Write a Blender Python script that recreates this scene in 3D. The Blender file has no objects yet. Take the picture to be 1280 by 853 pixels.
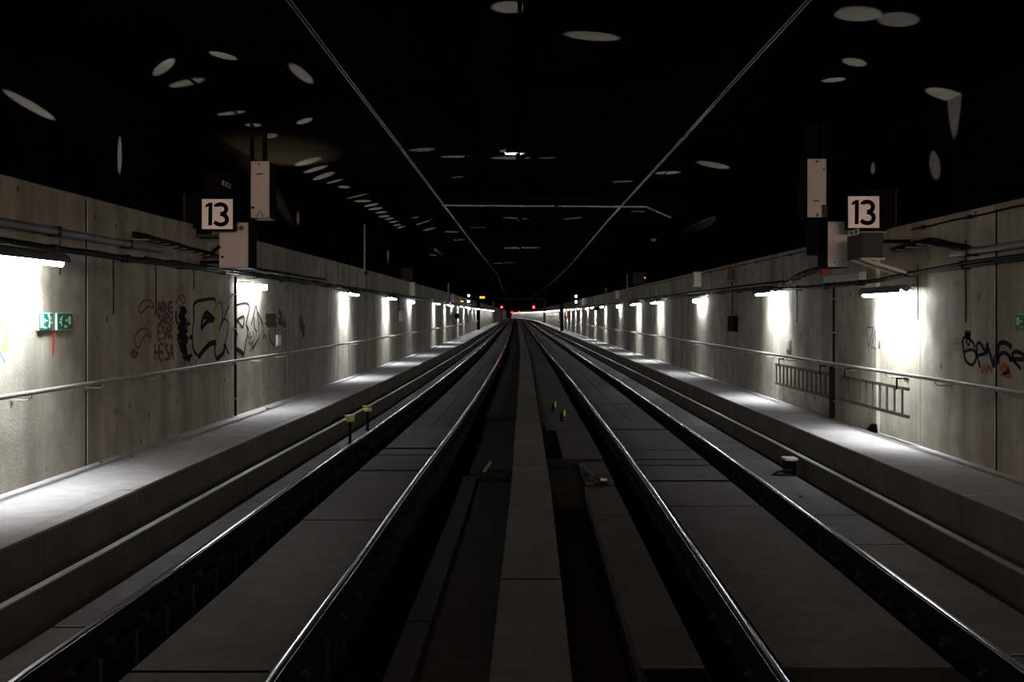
import bpy, bmesh, math, random
from mathutils import Vector, Matrix

random.seed(7)
scene = bpy.context.scene
col = scene.collection

# ---------------------------------------------------------------- camera, world, exposure
F = 1244.0            # focal length in pixels of the 1280 px frame
VX, VY = 647.0, 392.5 # where the tunnel's axis meets the frame
ZO = 2.75             # camera height above the pit floor (z = 0)

cam = bpy.data.cameras.new("camera")
cam.sensor_fit = 'HORIZONTAL'
cam.sensor_width = 36.0
cam.lens = 36.0 * F / 1280.0
cam.shift_x = -(VX - 640.0) / 1280.0
cam.shift_y = -(426.5 - VY) / 1280.0
cam.clip_start = 0.05
cam.clip_end = 2000
cam_o = bpy.data.objects.new("camera", cam)
cam_o.location = (0, 0, ZO)
cam_o.rotation_euler = (math.radians(90), 0, 0)
col.objects.link(cam_o)
scene.camera = cam_o

world = bpy.data.worlds.new("world")
world.use_nodes = True
world.node_tree.nodes["Background"].inputs[0].default_value = (0, 0, 0, 1)
world.node_tree.nodes["Background"].inputs[1].default_value = 0.0
scene.world = world

scene.view_settings.view_transform = 'Standard'
scene.view_settings.look = 'None'
scene.view_settings.gamma = 1.0
scene.view_settings.use_curve_mapping = False
scene.view_settings.exposure = 0.0

TUBE = 88.0            # emission of a wall tube
LOUVRE = 54.0         # watts a lamp throws down the wall through its louvre
STATION = 2200.0        # emission of the station lamps behind the camera
LEAK = 0.6            # scale of the light that escapes past the housings

# ---------------------------------------------------------------- alignment of the tunnel
def table(t):
    def f(y):
        if y <= t[0][0]: return t[0][1]
        for (a, b), (c, d) in zip(t, t[1:]):
            if y <= c:
                return b + (d - b) * (y - a) / (c - a)
        return t[-1][1]
    return f
sL = table([(-40, -.05), (0, -.03), (6, 0), (8.5, .06), (10.5, .09), (13, .13), (16, .2), (18, .25), (25, .37), (31, .45),
            (45, .56), (60, .64), (100, .6), (200, .4), (420, .2)])
sR = table([(-40, -.05), (0, -.05), (6, 0), (12, .08), (16, .12), (31, .18), (60, .1), (100, .05), (420, -.2)])
sM = table([(-40, 0), (6, .08), (12.7, .17), (35, .30), (60, .42), (100, .4), (420, .1)])
s0 = lambda y: 0.0
YS = [-40, -20, -5, 0, 3, 6, 7, 8.5, 9.5, 10.5, 11.7, 13, 14.5, 16, 17, 18, 20, 22, 25, 28, 31, 35, 40, 45, 52, 60, 70, 80, 100,
      130, 160, 200, 230, 260, 280, 300, 320, 340, 360, 380, 400, 420]
WL, WR = -5.09, 5.36
WR_STEP, WR_FAR = 14.72, 5.305
TOPL, TOPR = 1.36, 1.235
WALK = -1.75
CEIL = 2.95
def sW(y): return 0.0 if y < 230 else -8.6 * ((y - 230) / 190.0) ** 2   # the far end bends left
def wallx(side, y):
    if side < 0: return WL + sL(y)
    return (WR if y < WR_STEP else WR_FAR) + sW(y)
def wallpt(px, py, side, off=0.0):
    y = 12.0
    for _ in range(40):
        x = wallx(side, y) - side * off
        y = 0.5 * y + 0.5 * (x * F / (px - VX))
    x = wallx(side, y) - side * off
    return Vector((x, y, (VY - py) * y / F))
def between(a, b):
    r = [y for y in YS if a + .05 < y < b - .05]
    return [a] + r + [b]

# ---------------------------------------------------------------- mesh helpers
class MB:
    def __init__(self): self.v = []; self.f = []; self.smooth = False
    def add(self, vs, fs):
        o = len(self.v); self.v += [Vector(p) for p in vs]; self.f += [tuple(i + o for i in q) for q in fs]; return self
    def box(self, x0, x1, y0, y1, z0, z1):
        vs = [(x, y, z) for z in (z0, z1) for y in (y0, y1) for x in (x0, x1)]
        return self.add(vs, [(0, 2, 3, 1), (4, 5, 7, 6), (0, 1, 5, 4), (2, 6, 7, 3), (0, 4, 6, 2), (1, 3, 7, 5)])
    def cbox(self, x0, x1, y0, y1, z0, z1, c):
        """box with chamfered upright edges and a chamfered rim"""
        def ring(d, z):
            a, b, e, g = x0 + d, x1 - d, y0 + d, y1 - d
            return [(a + c, e, z), (b - c, e, z), (b, e + c, z), (b, g - c, z), (b - c, g, z), (a + c, g, z), (a, g - c, z), (a, e + c, z)]
        r = [ring(c * .6, z0), ring(0, z0 + c), ring(0, z1 - c), ring(c * .6, z1)]
        vs = sum(r, []); fs = [tuple(reversed(range(8))), tuple(range(24, 32))]
        for k in range(3):
            for i in range(8):
                j = (i + 1) % 8; fs.append((k * 8 + i, k * 8 + j, k * 8 + 8 + j, k * 8 + 8 + i))
        return self.add(vs, fs)
    def sweep(self, prof, ys, s):
        """closed (x, z) outline carried along the tunnel; x shifted by s(y)"""
        n = len(prof); vs = []; fs = []
        area = sum(prof[i][0] * prof[(i + 1) % n][1] - prof[(i + 1) % n][0] * prof[i][1] for i in range(n))
        if area < 0: prof = prof[::-1]
        for y in ys:
            vs += [(x + s(y), y, z) for x, z in prof]
        for k in range(len(ys) - 1):
            for i in range(n):
                j = (i + 1) % n
                fs.append((k * n + i, k * n + j, k * n + n + j, k * n + n + i))
        fs.append(tuple(range(n))); m = (len(ys) - 1) * n
        fs.append(tuple(m + i for i in reversed(range(n))))
        # outline in (x,z), y into the picture: counter-clockwise outline faces -y at the near end
        return self.add(vs, [q[::-1] for q in fs] if False else fs)
    def tube(self, pts, r, n=8, caps=True):
        pts = [Vector(p) for p in pts]; vs = []; fs = []
        up = None
        for i, p in enumerate(pts):
            a = pts[max(0, i - 1)]; b = pts[min(len(pts) - 1, i + 1)]
            d = (b - a).normalized()
            if up is None:
                up = Vector((0, 0, 1)) if abs(d.z) < .9 else Vector((0, 1, 0))
            u = d.cross(up).normalized(); w = u.cross(d).normalized(); up = w
            rr = r[i] if isinstance(r, (list, tuple)) else r
            for k in range(n):
                t = 2 * math.pi * k / n
                vs.append(p + u * (math.cos(t) * rr) + w * (math.sin(t) * rr))
        for i in range(len(pts) - 1):
            for k in range(n):
                j = (k + 1) % n
                fs.append((i * n + k, i * n + j, i * n + n + j, i * n + n + k))
        if caps:
            fs.append(tuple(reversed(range(n)))); m = (len(pts) - 1) * n
            fs.append(tuple(m + k for k in range(n)))
        self.smooth = True
        return self.add(vs, fs)
    def lathe(self, c, axis, prof, n=16):
        """prof: (radius, distance along axis)"""
        c = Vector(c); d = Vector(axis).normalized()
        u = d.orthogonal().normalized(); w = d.cross(u)
        vs = []; fs = []
        for r, h in prof:
            for k in range(n):
                t = 2 * math.pi * k / n
                vs.append(c + d * h + u * (r * math.cos(t)) + w * (r * math.sin(t)))
        for i in range(len(prof) - 1):
            for k in range(n):
                j = (k + 1) % n
                fs.append((i * n + k, i * n + j, i * n + n + j, i * n + n + k))
        fs.append(tuple(reversed(range(n)))); m = (len(prof) - 1) * n
        fs.append(tuple(m + k for k in range(n)))
        return self.add(vs, fs)
    def bar(self, a, b, w, h):
        """square bar from a to b"""
        a = Vector(a); b = Vector(b); d = (b - a).normalized()
        up = Vector((0, 0, 1)) if abs(d.z) < .9 else Vector((0, 1, 0))
        u = d.cross(up).normalized() * (w / 2); v = u.cross(d).normalized() * (h / 2)
        vs = [a - u - v, a + u - v, a + u + v, a - u + v, b - u - v, b + u - v, b + u + v, b - u + v]
        return self.add(vs, [(0, 1, 2, 3), (7, 6, 5, 4), (0, 4, 5, 1), (1, 5, 6, 2), (2, 6, 7, 3), (3, 7, 4, 0)])
    def stroke(self, pts, w, o, u, v, n, lift=.0, thick=.003, smooth=True):
        """painted stroke: flat strip with width w on the plane o + a*u + b*v"""
        P = [Vector((p[0], p[1])) for p in pts]
        if smooth and len(P) > 2:
            Q = []
            for i in range(len(P) - 1):
                p0 = P[max(0, i - 1)]; p1 = P[i]; p2 = P[i + 1]; p3 = P[min(len(P) - 1, i + 2)]
                for k in range(4):
                    t = k / 4
                    Q.append(.5 * ((2 * p1) + (p2 - p0) * t + (2 * p0 - 5 * p1 + 4 * p2 - p3) * t * t + (3 * p1 - p0 - 3 * p2 + p3) * t ** 3))
            Q.append(P[-1]); P = Q
        vs = []; m = len(P)
        for i, p in enumerate(P):
            d = P[min(m - 1, i + 1)] - P[max(0, i - 1)]
            if d.length < 1e-9: d = Vector((1, 0))
            d.normalize(); nn = Vector((-d.y, d.x))
            ww = w[min(i * len(w) // m, len(w) - 1)] if isinstance(w, (list, tuple)) else w
            for sgn in (-1, 1):
                q = p + nn * (sgn * ww / 2)
                base = o + u * q.x + v * q.y
                vs.append(base + n * lift); vs.append(base + n * (lift + thick))
        fs = []
        for i in range(m - 1):
            a = i * 4; b = a + 4
            fs += [(a + 1, b + 1, b + 3, a + 3), (a, a + 2, b + 2, b), (a, b, b + 1, a + 1), (a + 2, a + 3, b + 3, b + 2)]
        fs += [(0, 1, 3, 2), (m * 4 - 4, m * 4 - 2, m * 4 - 1, m * 4 - 3)]
        return self.add(vs, fs)
    def poly(self, pts, o, u, v, n, lift=0, thick=.002):
        k = len(pts)
        vs = [o + u * p[0] + v * p[1] + n * lift for p in pts] + [o + u * p[0] + v * p[1] + n * (lift + thick) for p in pts]
        fs = [tuple(reversed(range(k))), tuple(range(k, 2 * k))] + [(i, (i + 1) % k, k + (i + 1) % k, k + i) for i in range(k)]
        return self.add(vs, fs)
    def build(self, name, mat, parent=None, base=False):
        lo = Vector([min(p[i] for p in self.v) for i in range(3)]); hi = Vector([max(p[i] for p in self.v) for i in range(3)])
        c = (lo + hi) / 2
        c.z = lo.z
        me = bpy.data.meshes.new(name)
        me.from_pydata([p - c for p in self.v], [], self.f)
        bm = bmesh.new(); bm.from_mesh(me); bmesh.ops.recalc_face_normals(bm, faces=bm.faces); bm.to_mesh(me); bm.free()
        if self.smooth:
            me.polygons.foreach_set("use_smooth", [True] * len(me.polygons))
            try: me.set_sharp_from_angle(angle=math.radians(50))
            except Exception: pass
        me.materials.append(M[mat])
        o = bpy.data.objects.new(name, me); col.objects.link(o)
        w = c + Vector((0, 0, ZO))
        o.location = w - (wloc(parent) if parent else Vector())
        o.parent = parent
        return o

def wloc(o):
    p = Vector()
    while o:
        p += o.location; o = o.parent
    return p
def tag(o, label=None, cat=None, group=None, kind=None):
    if label: o["label"] = label
    if cat: o["category"] = cat
    if group: o["group"] = group
    if kind: o["kind"] = kind
    return o
def thing(name, loc, label=None, cat=None, group=None, kind=None):
    o = bpy.data.objects.new(name, None); o.empty_display_size = .2
    col.objects.link(o); o.location = Vector(loc) + Vector((0, 0, ZO))
    return tag(o, label, cat, group, kind)
def clone(o, delta, parent=None):
    c = o.copy(); col.objects.link(c); c.parent = parent
    if delta is not None: c.location = o.location + Vector(delta)
    return c

# ---------------------------------------------------------------- materials
M = {}
def mat(name, rgb, rough=.8, metal=0.0, var=None, noise=6.0, amt=.25, bump=0.0, bscale=60.0, streak=0.0, pits=0.0, spec=.12):
    m = bpy.data.materials.new(name); m.use_nodes = True; nt = m.node_tree; N = nt.nodes; L = nt.links
    b = N["Principled BSDF"]; b.inputs["Roughness"].default_value = rough; b.inputs["Metallic"].default_value = metal
    rgba = (*rgb, 1)
    b.inputs["Specular IOR Level"].default_value = spec
    b.inputs["Base Color"].default_value = rgba
    geo = N.new("ShaderNodeNewGeometry")
    def tex(scale, vec=(1, 1, 1), detail=5):
        mp = N.new("ShaderNodeMapping"); mp.inputs["Scale"].default_value = vec
        L.new(geo.outputs["Position"], mp.inputs["Vector"])
        t = N.new("ShaderNodeTexNoise"); t.inputs["Scale"].default_value = scale; t.inputs["Detail"].default_value = detail
        L.new(mp.outputs[0], t.inputs["Vector"]); return t
    def ramp(src, a, bb, lo=0.0, hi=1.0):
        r = N.new("ShaderNodeMapRange"); r.inputs[1].default_value = a; r.inputs[2].default_value = bb
        r.inputs[3].default_value = lo; r.inputs[4].default_value = hi; L.new(src, r.inputs[0]); return r.outputs[0]
    cur = None
    def mix(fac, c2, mode='MIX', c1=None):
        nonlocal cur
        x = N.new("ShaderNodeMix"); x.data_type = 'RGBA'; x.blend_type = mode
        if isinstance(fac, float): x.inputs[0].default_value = fac
        else: L.new(fac, x.inputs[0])
        if cur is None: x.inputs[6].default_value = rgba
        else: L.new(cur, x.inputs[6])
        x.inputs[7].default_value = (*c2, 1)
        cur = x.outputs[2]
    if var is not None:
        mix(ramp(tex(noise).outputs[0], .35, .68), var)
        mix(ramp(tex(noise * 5.3, detail=8).outputs[0], .4, .7, 0, amt), tuple(c * .45 for c in rgb))
    if streak:
        mix(ramp(tex(1.0, (2.2, 2.2, .22)).outputs[0], .47, .72, 0, streak), tuple(c * .35 for c in rgb))
        mix(ramp(tex(1.0, (7.0, 7.0, .5)).outputs[0], .5, .75, 0, streak * .7), (rgb[0] * .55, rgb[1] * .47, rgb[2] * .36))
    if pits:
        vo = N.new("ShaderNodeTexVoronoi"); vo.inputs["Scale"].default_value = 3.8
        mp = N.new("ShaderNodeMapping"); mp.inputs["Scale"].default_value = (1, 1, .6)
        L.new(geo.outputs["Position"], mp.inputs["Vector"]); L.new(mp.outputs[0], vo.inputs["Vector"])
        mix(ramp(vo.outputs["Distance"], .115, .07, 0, pits), tuple(c * .16 for c in rgb))
        vo2 = N.new("ShaderNodeTexVoronoi"); vo2.inputs["Scale"].default_value = 13.0
        L.new(geo.outputs["Position"], vo2.inputs["Vector"])
        mix(ramp(vo2.outputs["Distance"], .16, .09, 0, pits * .7), tuple(c * .3 for c in rgb))
    if cur is not None: L.new(cur, b.inputs["Base Color"])
    if bump:
        bp = N.new("ShaderNodeBump"); bp.inputs["Strength"].default_value = bump; bp.inputs["Distance"].default_value = .01
        L.new(tex(bscale).outputs[0], bp.inputs["Height"]); L.new(bp.outputs[0], b.inputs["Normal"])
    M[name] = m
    return m
def glow(name, rgb, strength):
    m = bpy.data.materials.new(name); m.use_nodes = True
    b = m.node_tree.nodes["Principled BSDF"]; b.inputs["Base Color"].default_value = (.8, .8, .8, 1)
    b.inputs["Emission Color"].default_value = (*rgb, 1); b.inputs["Emission Strength"].default_value = strength
    M[name] = m

mat("wall_concrete", (.40, .38, .322), .85, var=(.265, .247, .197), noise=.6, amt=.6, bump=.35, bscale=35, streak=.85, pits=.9)
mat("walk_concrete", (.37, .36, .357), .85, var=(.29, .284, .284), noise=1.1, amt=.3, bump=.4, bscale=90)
mat("kerb_concrete", (.092, .084, .07), .85, var=(.065, .058, .049), noise=1.4, amt=.35, bump=.3, bscale=60, streak=.3)  # darkened: holds the shade of the kerb's face
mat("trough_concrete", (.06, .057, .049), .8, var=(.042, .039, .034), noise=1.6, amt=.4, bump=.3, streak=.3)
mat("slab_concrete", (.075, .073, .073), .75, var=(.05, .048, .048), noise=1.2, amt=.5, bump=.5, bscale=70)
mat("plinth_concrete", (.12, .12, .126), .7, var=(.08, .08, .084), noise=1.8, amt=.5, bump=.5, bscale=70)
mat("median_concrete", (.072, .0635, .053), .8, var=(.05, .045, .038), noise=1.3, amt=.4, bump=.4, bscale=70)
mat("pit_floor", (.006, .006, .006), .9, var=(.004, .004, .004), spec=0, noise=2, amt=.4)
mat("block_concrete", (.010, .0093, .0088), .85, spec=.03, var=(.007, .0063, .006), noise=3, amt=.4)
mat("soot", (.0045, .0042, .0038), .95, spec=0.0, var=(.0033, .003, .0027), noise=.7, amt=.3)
mat("rail_steel", (.55, .55, .58), .17, 1.0)
mat("rail_rust", (.008, .0065, .006), .8, .0, spec=.03, var=(.005, .004, .0036), noise=5)
mat("black_cable", (.005, .005, .0055), .5, spec=.06)
mat("grey_conduit", (.20, .21, .215), .45, .3, var=(.14, .15, .15), noise=3, amt=.3)
mat("handrail_steel", (.30, .285, .26), .5, .4, var=(.2, .19, .17), noise=4, amt=.3)
mat("lamp_housing", (.075, .078, .085), .5)
mat("pale_pipe", (.45, .44, .38), .5, var=(.34, .33, .28), noise=4, amt=.3)
mat("wire_copper", (.05, .046, .042), .3, 1.0)
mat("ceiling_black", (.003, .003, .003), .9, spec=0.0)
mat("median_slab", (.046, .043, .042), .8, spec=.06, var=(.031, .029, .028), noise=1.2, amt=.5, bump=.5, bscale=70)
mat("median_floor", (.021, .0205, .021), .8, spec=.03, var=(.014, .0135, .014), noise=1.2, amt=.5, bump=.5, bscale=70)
mat("lit_lip", (.27, .29, .25), .5, .2, var=(.2, .22, .18), noise=2, amt=.3)  # lighter colour for the light caught on the trough lip
mat("sign_white", (.86, .78, .80), .6)
mat("sign_black", (.003, .003, .003), .8, spec=0.0)
mat("cabinet_pale", (.37, .335, .32), .6, var=(.32, .29, .275), noise=2.5, amt=.15)
mat("cabinet_dark", (.0035, .0035, .0035), .7, spec=.02)
mat("cabinet_grey", (.035, .032, .03), .6, spec=.05)
mat("rust_spot", (.09, .05, .045), .8)
mat("label_plate", (.42, .44, .42), .6)
mat("exit_green", (.0, .16, .115), .5)
mat("exit_white", (.50, .57, .46), .5)
mat("paint_black", (.012, .011, .012), .8, spec=.03)
mat("paint_grey", (.085, .085, .085), .8, spec=.03)
mat("paint_red", (.12, .06, .055), .8)
mat("paint_orange", (.22, .07, .03), .8)
mat("paint_drip", (.42, .06, .045), .6)
mat("paint_yellow", (.27, .25, .13), .8, spec=.05)
mat("paint_bright_yellow", (.62, .56, .10), .8)
mat("paint_blue", (.25, .42, .55), .8)
mat("paint_violet", (.075, .06, .075), .8)
mat("ladder_steel", (.10, .085, .07), .6, .0, var=(.06, .042, .034), noise=12, amt=.4)
mat("insulator_yellow", (.35, .30, .14), .7, var=(.22, .19, .10), noise=20)
mat("tag_yellow", (.45, .34, .03), .6)
mat("red_plastic", (.12, .014, .009), .5)
mat("white_box", (.55, .55, .52), .6)
mat("bracket_pale", (.33, .31, .28), .6)
glow("tube_glow", (.93, .96, 1.0), TUBE)
glow("red_glow", (1.0, .008, .006), 45.0)
glow("white_glow", (1.0, .82, .90), 40.0)
glow("amber_glow", (1.0, .34, .02), 2.2)
glow("yellow_glow", (1.0, .62, .10), 5.0)
glow("station_glow", (1.0, .73, .57), STATION)

# ---------------------------------------------------------------- the large structure
def rect(x0, x1, z0, z1): return [(x0, z0), (x1, z0), (x1, z1), (x0, z1)]
def chamf(x0, x1, z0, z1, c): return [(x0, z0), (x1, z0), (x1, z1 - c), (x1 - c, z1), (x0 + c, z1), (x0, z1 - c)]

tag(MB().box(-7, 7, -40, 420, -3.0, -2.75).build("floor", "pit_floor"), kind="structure")

# ceiling and the dark setback above the walls
ceil = thing("ceiling", (0, 0, CEIL), kind="structure")
ceil_y = [-40, -20, -10, -4] + [0 + 3.6 * i for i in range(0, 20)] + [90, 120, 180, 260, 420]
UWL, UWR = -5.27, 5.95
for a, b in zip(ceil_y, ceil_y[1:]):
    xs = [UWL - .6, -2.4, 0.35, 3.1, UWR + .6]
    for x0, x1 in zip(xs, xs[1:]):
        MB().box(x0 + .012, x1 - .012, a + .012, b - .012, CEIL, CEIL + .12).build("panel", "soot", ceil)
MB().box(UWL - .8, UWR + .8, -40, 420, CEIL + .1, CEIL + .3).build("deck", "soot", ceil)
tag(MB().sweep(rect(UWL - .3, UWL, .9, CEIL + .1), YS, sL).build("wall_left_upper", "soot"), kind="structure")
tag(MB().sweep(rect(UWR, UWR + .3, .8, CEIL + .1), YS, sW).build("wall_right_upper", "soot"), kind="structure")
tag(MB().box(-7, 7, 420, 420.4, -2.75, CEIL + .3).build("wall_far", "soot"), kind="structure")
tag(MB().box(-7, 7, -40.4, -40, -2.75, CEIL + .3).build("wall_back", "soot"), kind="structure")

# walls: cast panels with recessed joints, a dark backing behind the joints
def joint_y(px, side): return wallpt(px, 400, side).y
jl = [(joint_y(p, -1), g) for p, g in ((53.5, .014), (108, .055), (187, .016), (260, .016), (359, .05), (420, .03), (455, .06), (480, .03))]
jr = [(joint_y(p, 1), g) for p, g in ((1243, .04), (1148, .012), (974, .025), (909, .055), (840.6, .07))]
jr = [(11.15, .06), (13.25, .014)] + [(WR_STEP, .002)] + [(y, g) for y, g in jr if y > 16]
def wall(side, joints, top):
    w = thing("wall_left" if side < 0 else "wall_right", (wallx(side, 0), 0, -2.75), kind="structure")
    js = [(-40, .02), (-20, .02), (-8, .02), (0, .02), (4.5, .02)] + sorted(joints)
    y = js[-1][0]
    while y < 120: y += 4.9; js.append((y, .08))
    js += [(180, .03), (260, .03), (420, .02)]
    for (a, ga), (b, gb) in zip(js, js[1:]):
        a2, b2 = a + ga / 2, b - gb / 2
        if side < 0:
            m = MB().sweep([(WL - .16, -2.75), (WL, -2.75), (WL, top - .015), (WL - .015, top), (WL - .16, top)], between(a2, b2), sL)
        else:
            x = WR if b <= WR_STEP + .01 else WR_FAR
            m = MB().sweep([(WR + .16, -2.75), (x, -2.75), (x, top - .015), (x + .015, top), (WR + .16, top)], between(a2, b2), sW)
        m.build("panel", "wall_concrete", w)
    if side < 0: m = MB().sweep(rect(WL - .5, WL - .008, -2.75, top - .06), YS, sL)
    else: m = MB().sweep(rect(WR + .008, WR + .8, -2.75, top - .06), between(-40, WR_STEP), s0).sweep(rect(WR_FAR + .008, WR + .8, -2.75, top - .06), between(WR_STEP + .03, 420), sW)
    m.build("backing", "pit_floor", w)
    return w
wall(-1, jl, TOPL)
wall(1, jr, TOPR)

# walkways: slabs, kerb stones, cable trough wall
def walkway(side):
    s = sL if side < 0 else sW
    edge = -3.86 if side < 0 else 4.27
    kw = .17
    inner = WL if side < 0 else WR
    w = thing("walkway_left" if side < 0 else "walkway_right", (edge, 0, -2.75), "raised concrete walkway along the %s tunnel wall" % ("left" if side < 0 else "right"), kind="structure")
    def lr(a, b): return (min(a, b), max(a, b))
    # kerb stones
    y = 7.95 - 1.92 * 6 if side < 0 else 9.58 - 1.92 * 6
    while y < 110:
        g = .006
        x0, x1 = lr(edge, edge - kw if side < 0 else edge + kw)
        dz = random.uniform(-.003, .003)
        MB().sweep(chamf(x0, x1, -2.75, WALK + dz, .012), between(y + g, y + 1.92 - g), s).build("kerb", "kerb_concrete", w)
        MB().sweep([(x0 + .012, WALK + dz - .001), (x1 - .012, WALK + dz - .001), (x1 - .014, WALK + dz + .004), (x0 + .014, WALK + dz + .004)], between(y + g + .002, y + 1.92 - g - .002), s).build("kerb_lit_top", "walk_concrete", w)  # thin lighter sheet: lamp light on the kerb top put into the colour
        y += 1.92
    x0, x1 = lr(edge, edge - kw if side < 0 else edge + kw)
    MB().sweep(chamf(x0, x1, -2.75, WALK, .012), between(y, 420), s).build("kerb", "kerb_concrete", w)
    MB().sweep(rect(x0 + .012, x1 - .012, WALK - .001, WALK + .004), between(y, 420), s).build("kerb_lit_top", "walk_concrete", w)
    # paving slabs
    a = -3.0
    out = edge - kw if side < 0 else edge + kw
    while a < 90:
        b = a + (2.9 if a < 40 else 5.8)
        x0, x1 = lr(inner, out)
        x0 += .004; x1 -= .004
        MB().sweep(rect(x0, x1, -1.95, WALK - .004 + random.uniform(-.003, .003)), between(a + .004, b - .004), s).build("paving_slab", "walk_concrete", w)
        a = b
    x0, x1 = lr(inner, out)
    MB().sweep(rect(x0, x1, -1.95, WALK - .004), between(a, 420), s).build("paving_slab", "walk_concrete", w)
    MB().sweep(rect(x0 + .01, x1 - .01, -2.75, -1.97), YS, s).build("footing", "block_concrete", w)
    # trough wall in precast lengths
    t0, t1, zt = (-3.625, -3.565, -2.03) if side < 0 else (3.95, 4.01, -2.05)
    y = -3.0
    while y < 100:
        L = 3.1
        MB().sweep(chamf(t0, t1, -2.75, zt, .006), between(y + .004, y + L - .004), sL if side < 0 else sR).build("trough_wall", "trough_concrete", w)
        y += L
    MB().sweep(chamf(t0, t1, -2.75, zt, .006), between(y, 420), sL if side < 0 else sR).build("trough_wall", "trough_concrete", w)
    MB().sweep(rect(t0 - .004, t1 + .004, zt - .004, zt + .008), YS, sL if side < 0 else sR).build("pale_edge", "lit_lip", w)  # added pale strip; light along the trough's top edge painted in
    return w
walkway(-1)
walkway(1)

# ---------------------------------------------------------------- track beds
def slabs(name, parts, label, matname, s, gaps=None):
    w = thing(name, (parts[0][0], parts[0][2], -2.75), label, kind="structure")
    fill = {}
    for x0, x1, a, b, z, th in parts:
        g = .026
        ga, gb = (gaps or {}).get(a, g), (gaps or {}).get(b, g)
        MB().sweep(rect(x0, x1, z - th, z + random.uniform(-.002, .002)), between(a + ga, b - gb), s).build("slab", matname, w)
        k = (x0, x1, round(z, 2)); e = fill.setdefault(k, [])
        if e and abs(e[-1][1] - a) < .05: e[-1][1] = b
        else: e.append([a, b])
    for (x0, x1, z), e in fill.items():
        for a, b in e:
            MB().sweep(rect(x0 + .01, x1 - .01, z - .18, z - .0025), between(a + .06, b - .06), s).build("joint_filler", "pit_floor", w)
    return w
ZS = -2.30
# left track: cover slabs between the rails
cuts = [3.2, 6.4, 11.1, 14.6, 16.2, 17.0, 20.6]
P = [(-2.5, -1.60, a, b, ZS, .2) for a, b in zip(cuts, cuts[1:])]
y = 20.6
while y < 110:
    L = 4.2
    P += [(-2.5, -2.06, y, y + L, ZS, .2), (-2.04, -1.60, y, y + L, ZS, .2)]
    y += L
P += [(-2.5, -1.60, y, 420, ZS, .2)]
slabs("track_shade_slab", [(1.72, 2.83, 2, 6.50, -2.301, .2)], "dark lower slabs at the near end of the right track", "median_floor", sR)  # flush slab, dark colour stands for the shade past the last cover slab
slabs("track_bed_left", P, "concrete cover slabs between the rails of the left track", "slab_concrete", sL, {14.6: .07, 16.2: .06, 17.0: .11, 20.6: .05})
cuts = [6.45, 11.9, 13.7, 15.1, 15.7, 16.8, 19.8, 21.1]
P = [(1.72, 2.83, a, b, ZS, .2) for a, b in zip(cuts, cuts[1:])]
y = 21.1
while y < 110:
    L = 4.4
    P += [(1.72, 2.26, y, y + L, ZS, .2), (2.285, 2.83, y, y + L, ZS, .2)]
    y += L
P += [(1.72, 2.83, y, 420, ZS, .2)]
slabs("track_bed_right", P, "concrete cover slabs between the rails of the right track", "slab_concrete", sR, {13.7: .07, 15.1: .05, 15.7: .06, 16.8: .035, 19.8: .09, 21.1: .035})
# plinths outside the outer rails
def plinth(name, x0, x1, cuts, s, label):
    P = [(x0, x1, a, b, -2.265, .45) for a, b in zip(cuts, cuts[1:])]
    y = cuts[-1]
    while y < 110: P.append((x0, x1, y, y + 4.6, -2.265, .45)); y += 4.6
    P.append((x0, x1, y, 420, -2.265, .45))
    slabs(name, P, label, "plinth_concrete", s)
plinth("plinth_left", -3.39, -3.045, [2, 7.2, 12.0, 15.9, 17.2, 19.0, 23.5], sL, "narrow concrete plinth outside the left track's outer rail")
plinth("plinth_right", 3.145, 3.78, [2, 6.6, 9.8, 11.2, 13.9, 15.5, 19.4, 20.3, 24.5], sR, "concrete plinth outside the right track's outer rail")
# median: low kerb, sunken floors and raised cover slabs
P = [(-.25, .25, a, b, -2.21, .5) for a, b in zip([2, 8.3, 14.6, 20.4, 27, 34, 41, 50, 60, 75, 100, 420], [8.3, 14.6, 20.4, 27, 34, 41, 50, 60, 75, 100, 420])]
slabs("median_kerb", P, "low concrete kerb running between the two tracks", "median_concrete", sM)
P = [(-.95, -.27, a, b, -2.50, .2) for a, b in zip([2, 15.9], [14.9, 24])] + [(-.98, -.27, a, b, -2.42, .3) for a, b in zip([24, 30, 37, 45, 60, 110], [30, 37, 45, 60, 110, 420])]
P += [(-1.0, -.80, a, b, -2.47, .2) for a, b in ((2, 8), (8, 15.2))]
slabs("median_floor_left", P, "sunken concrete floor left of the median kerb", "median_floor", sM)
slabs("median_shade_slab", [(.72, 1.13, 2, 6.50, -2.301, .2)], "added dark slab for the shaded drop right of the median kerb nearest the camera", "median_floor", sM)  # added flush with the cover slabs, its dark tone replaces the shaded drop
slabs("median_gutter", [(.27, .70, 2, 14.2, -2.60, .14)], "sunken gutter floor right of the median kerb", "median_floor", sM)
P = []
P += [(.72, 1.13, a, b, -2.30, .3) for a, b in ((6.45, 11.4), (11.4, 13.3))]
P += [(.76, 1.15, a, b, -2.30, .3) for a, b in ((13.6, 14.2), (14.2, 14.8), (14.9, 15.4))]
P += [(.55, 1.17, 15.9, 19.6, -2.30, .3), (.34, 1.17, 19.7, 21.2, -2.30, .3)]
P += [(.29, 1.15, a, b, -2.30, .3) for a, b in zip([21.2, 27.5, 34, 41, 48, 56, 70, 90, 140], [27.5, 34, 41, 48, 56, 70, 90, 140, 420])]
slabs("median_floor_right", P, "raised cover slabs right of the median kerb", "median_slab", sM)

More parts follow.
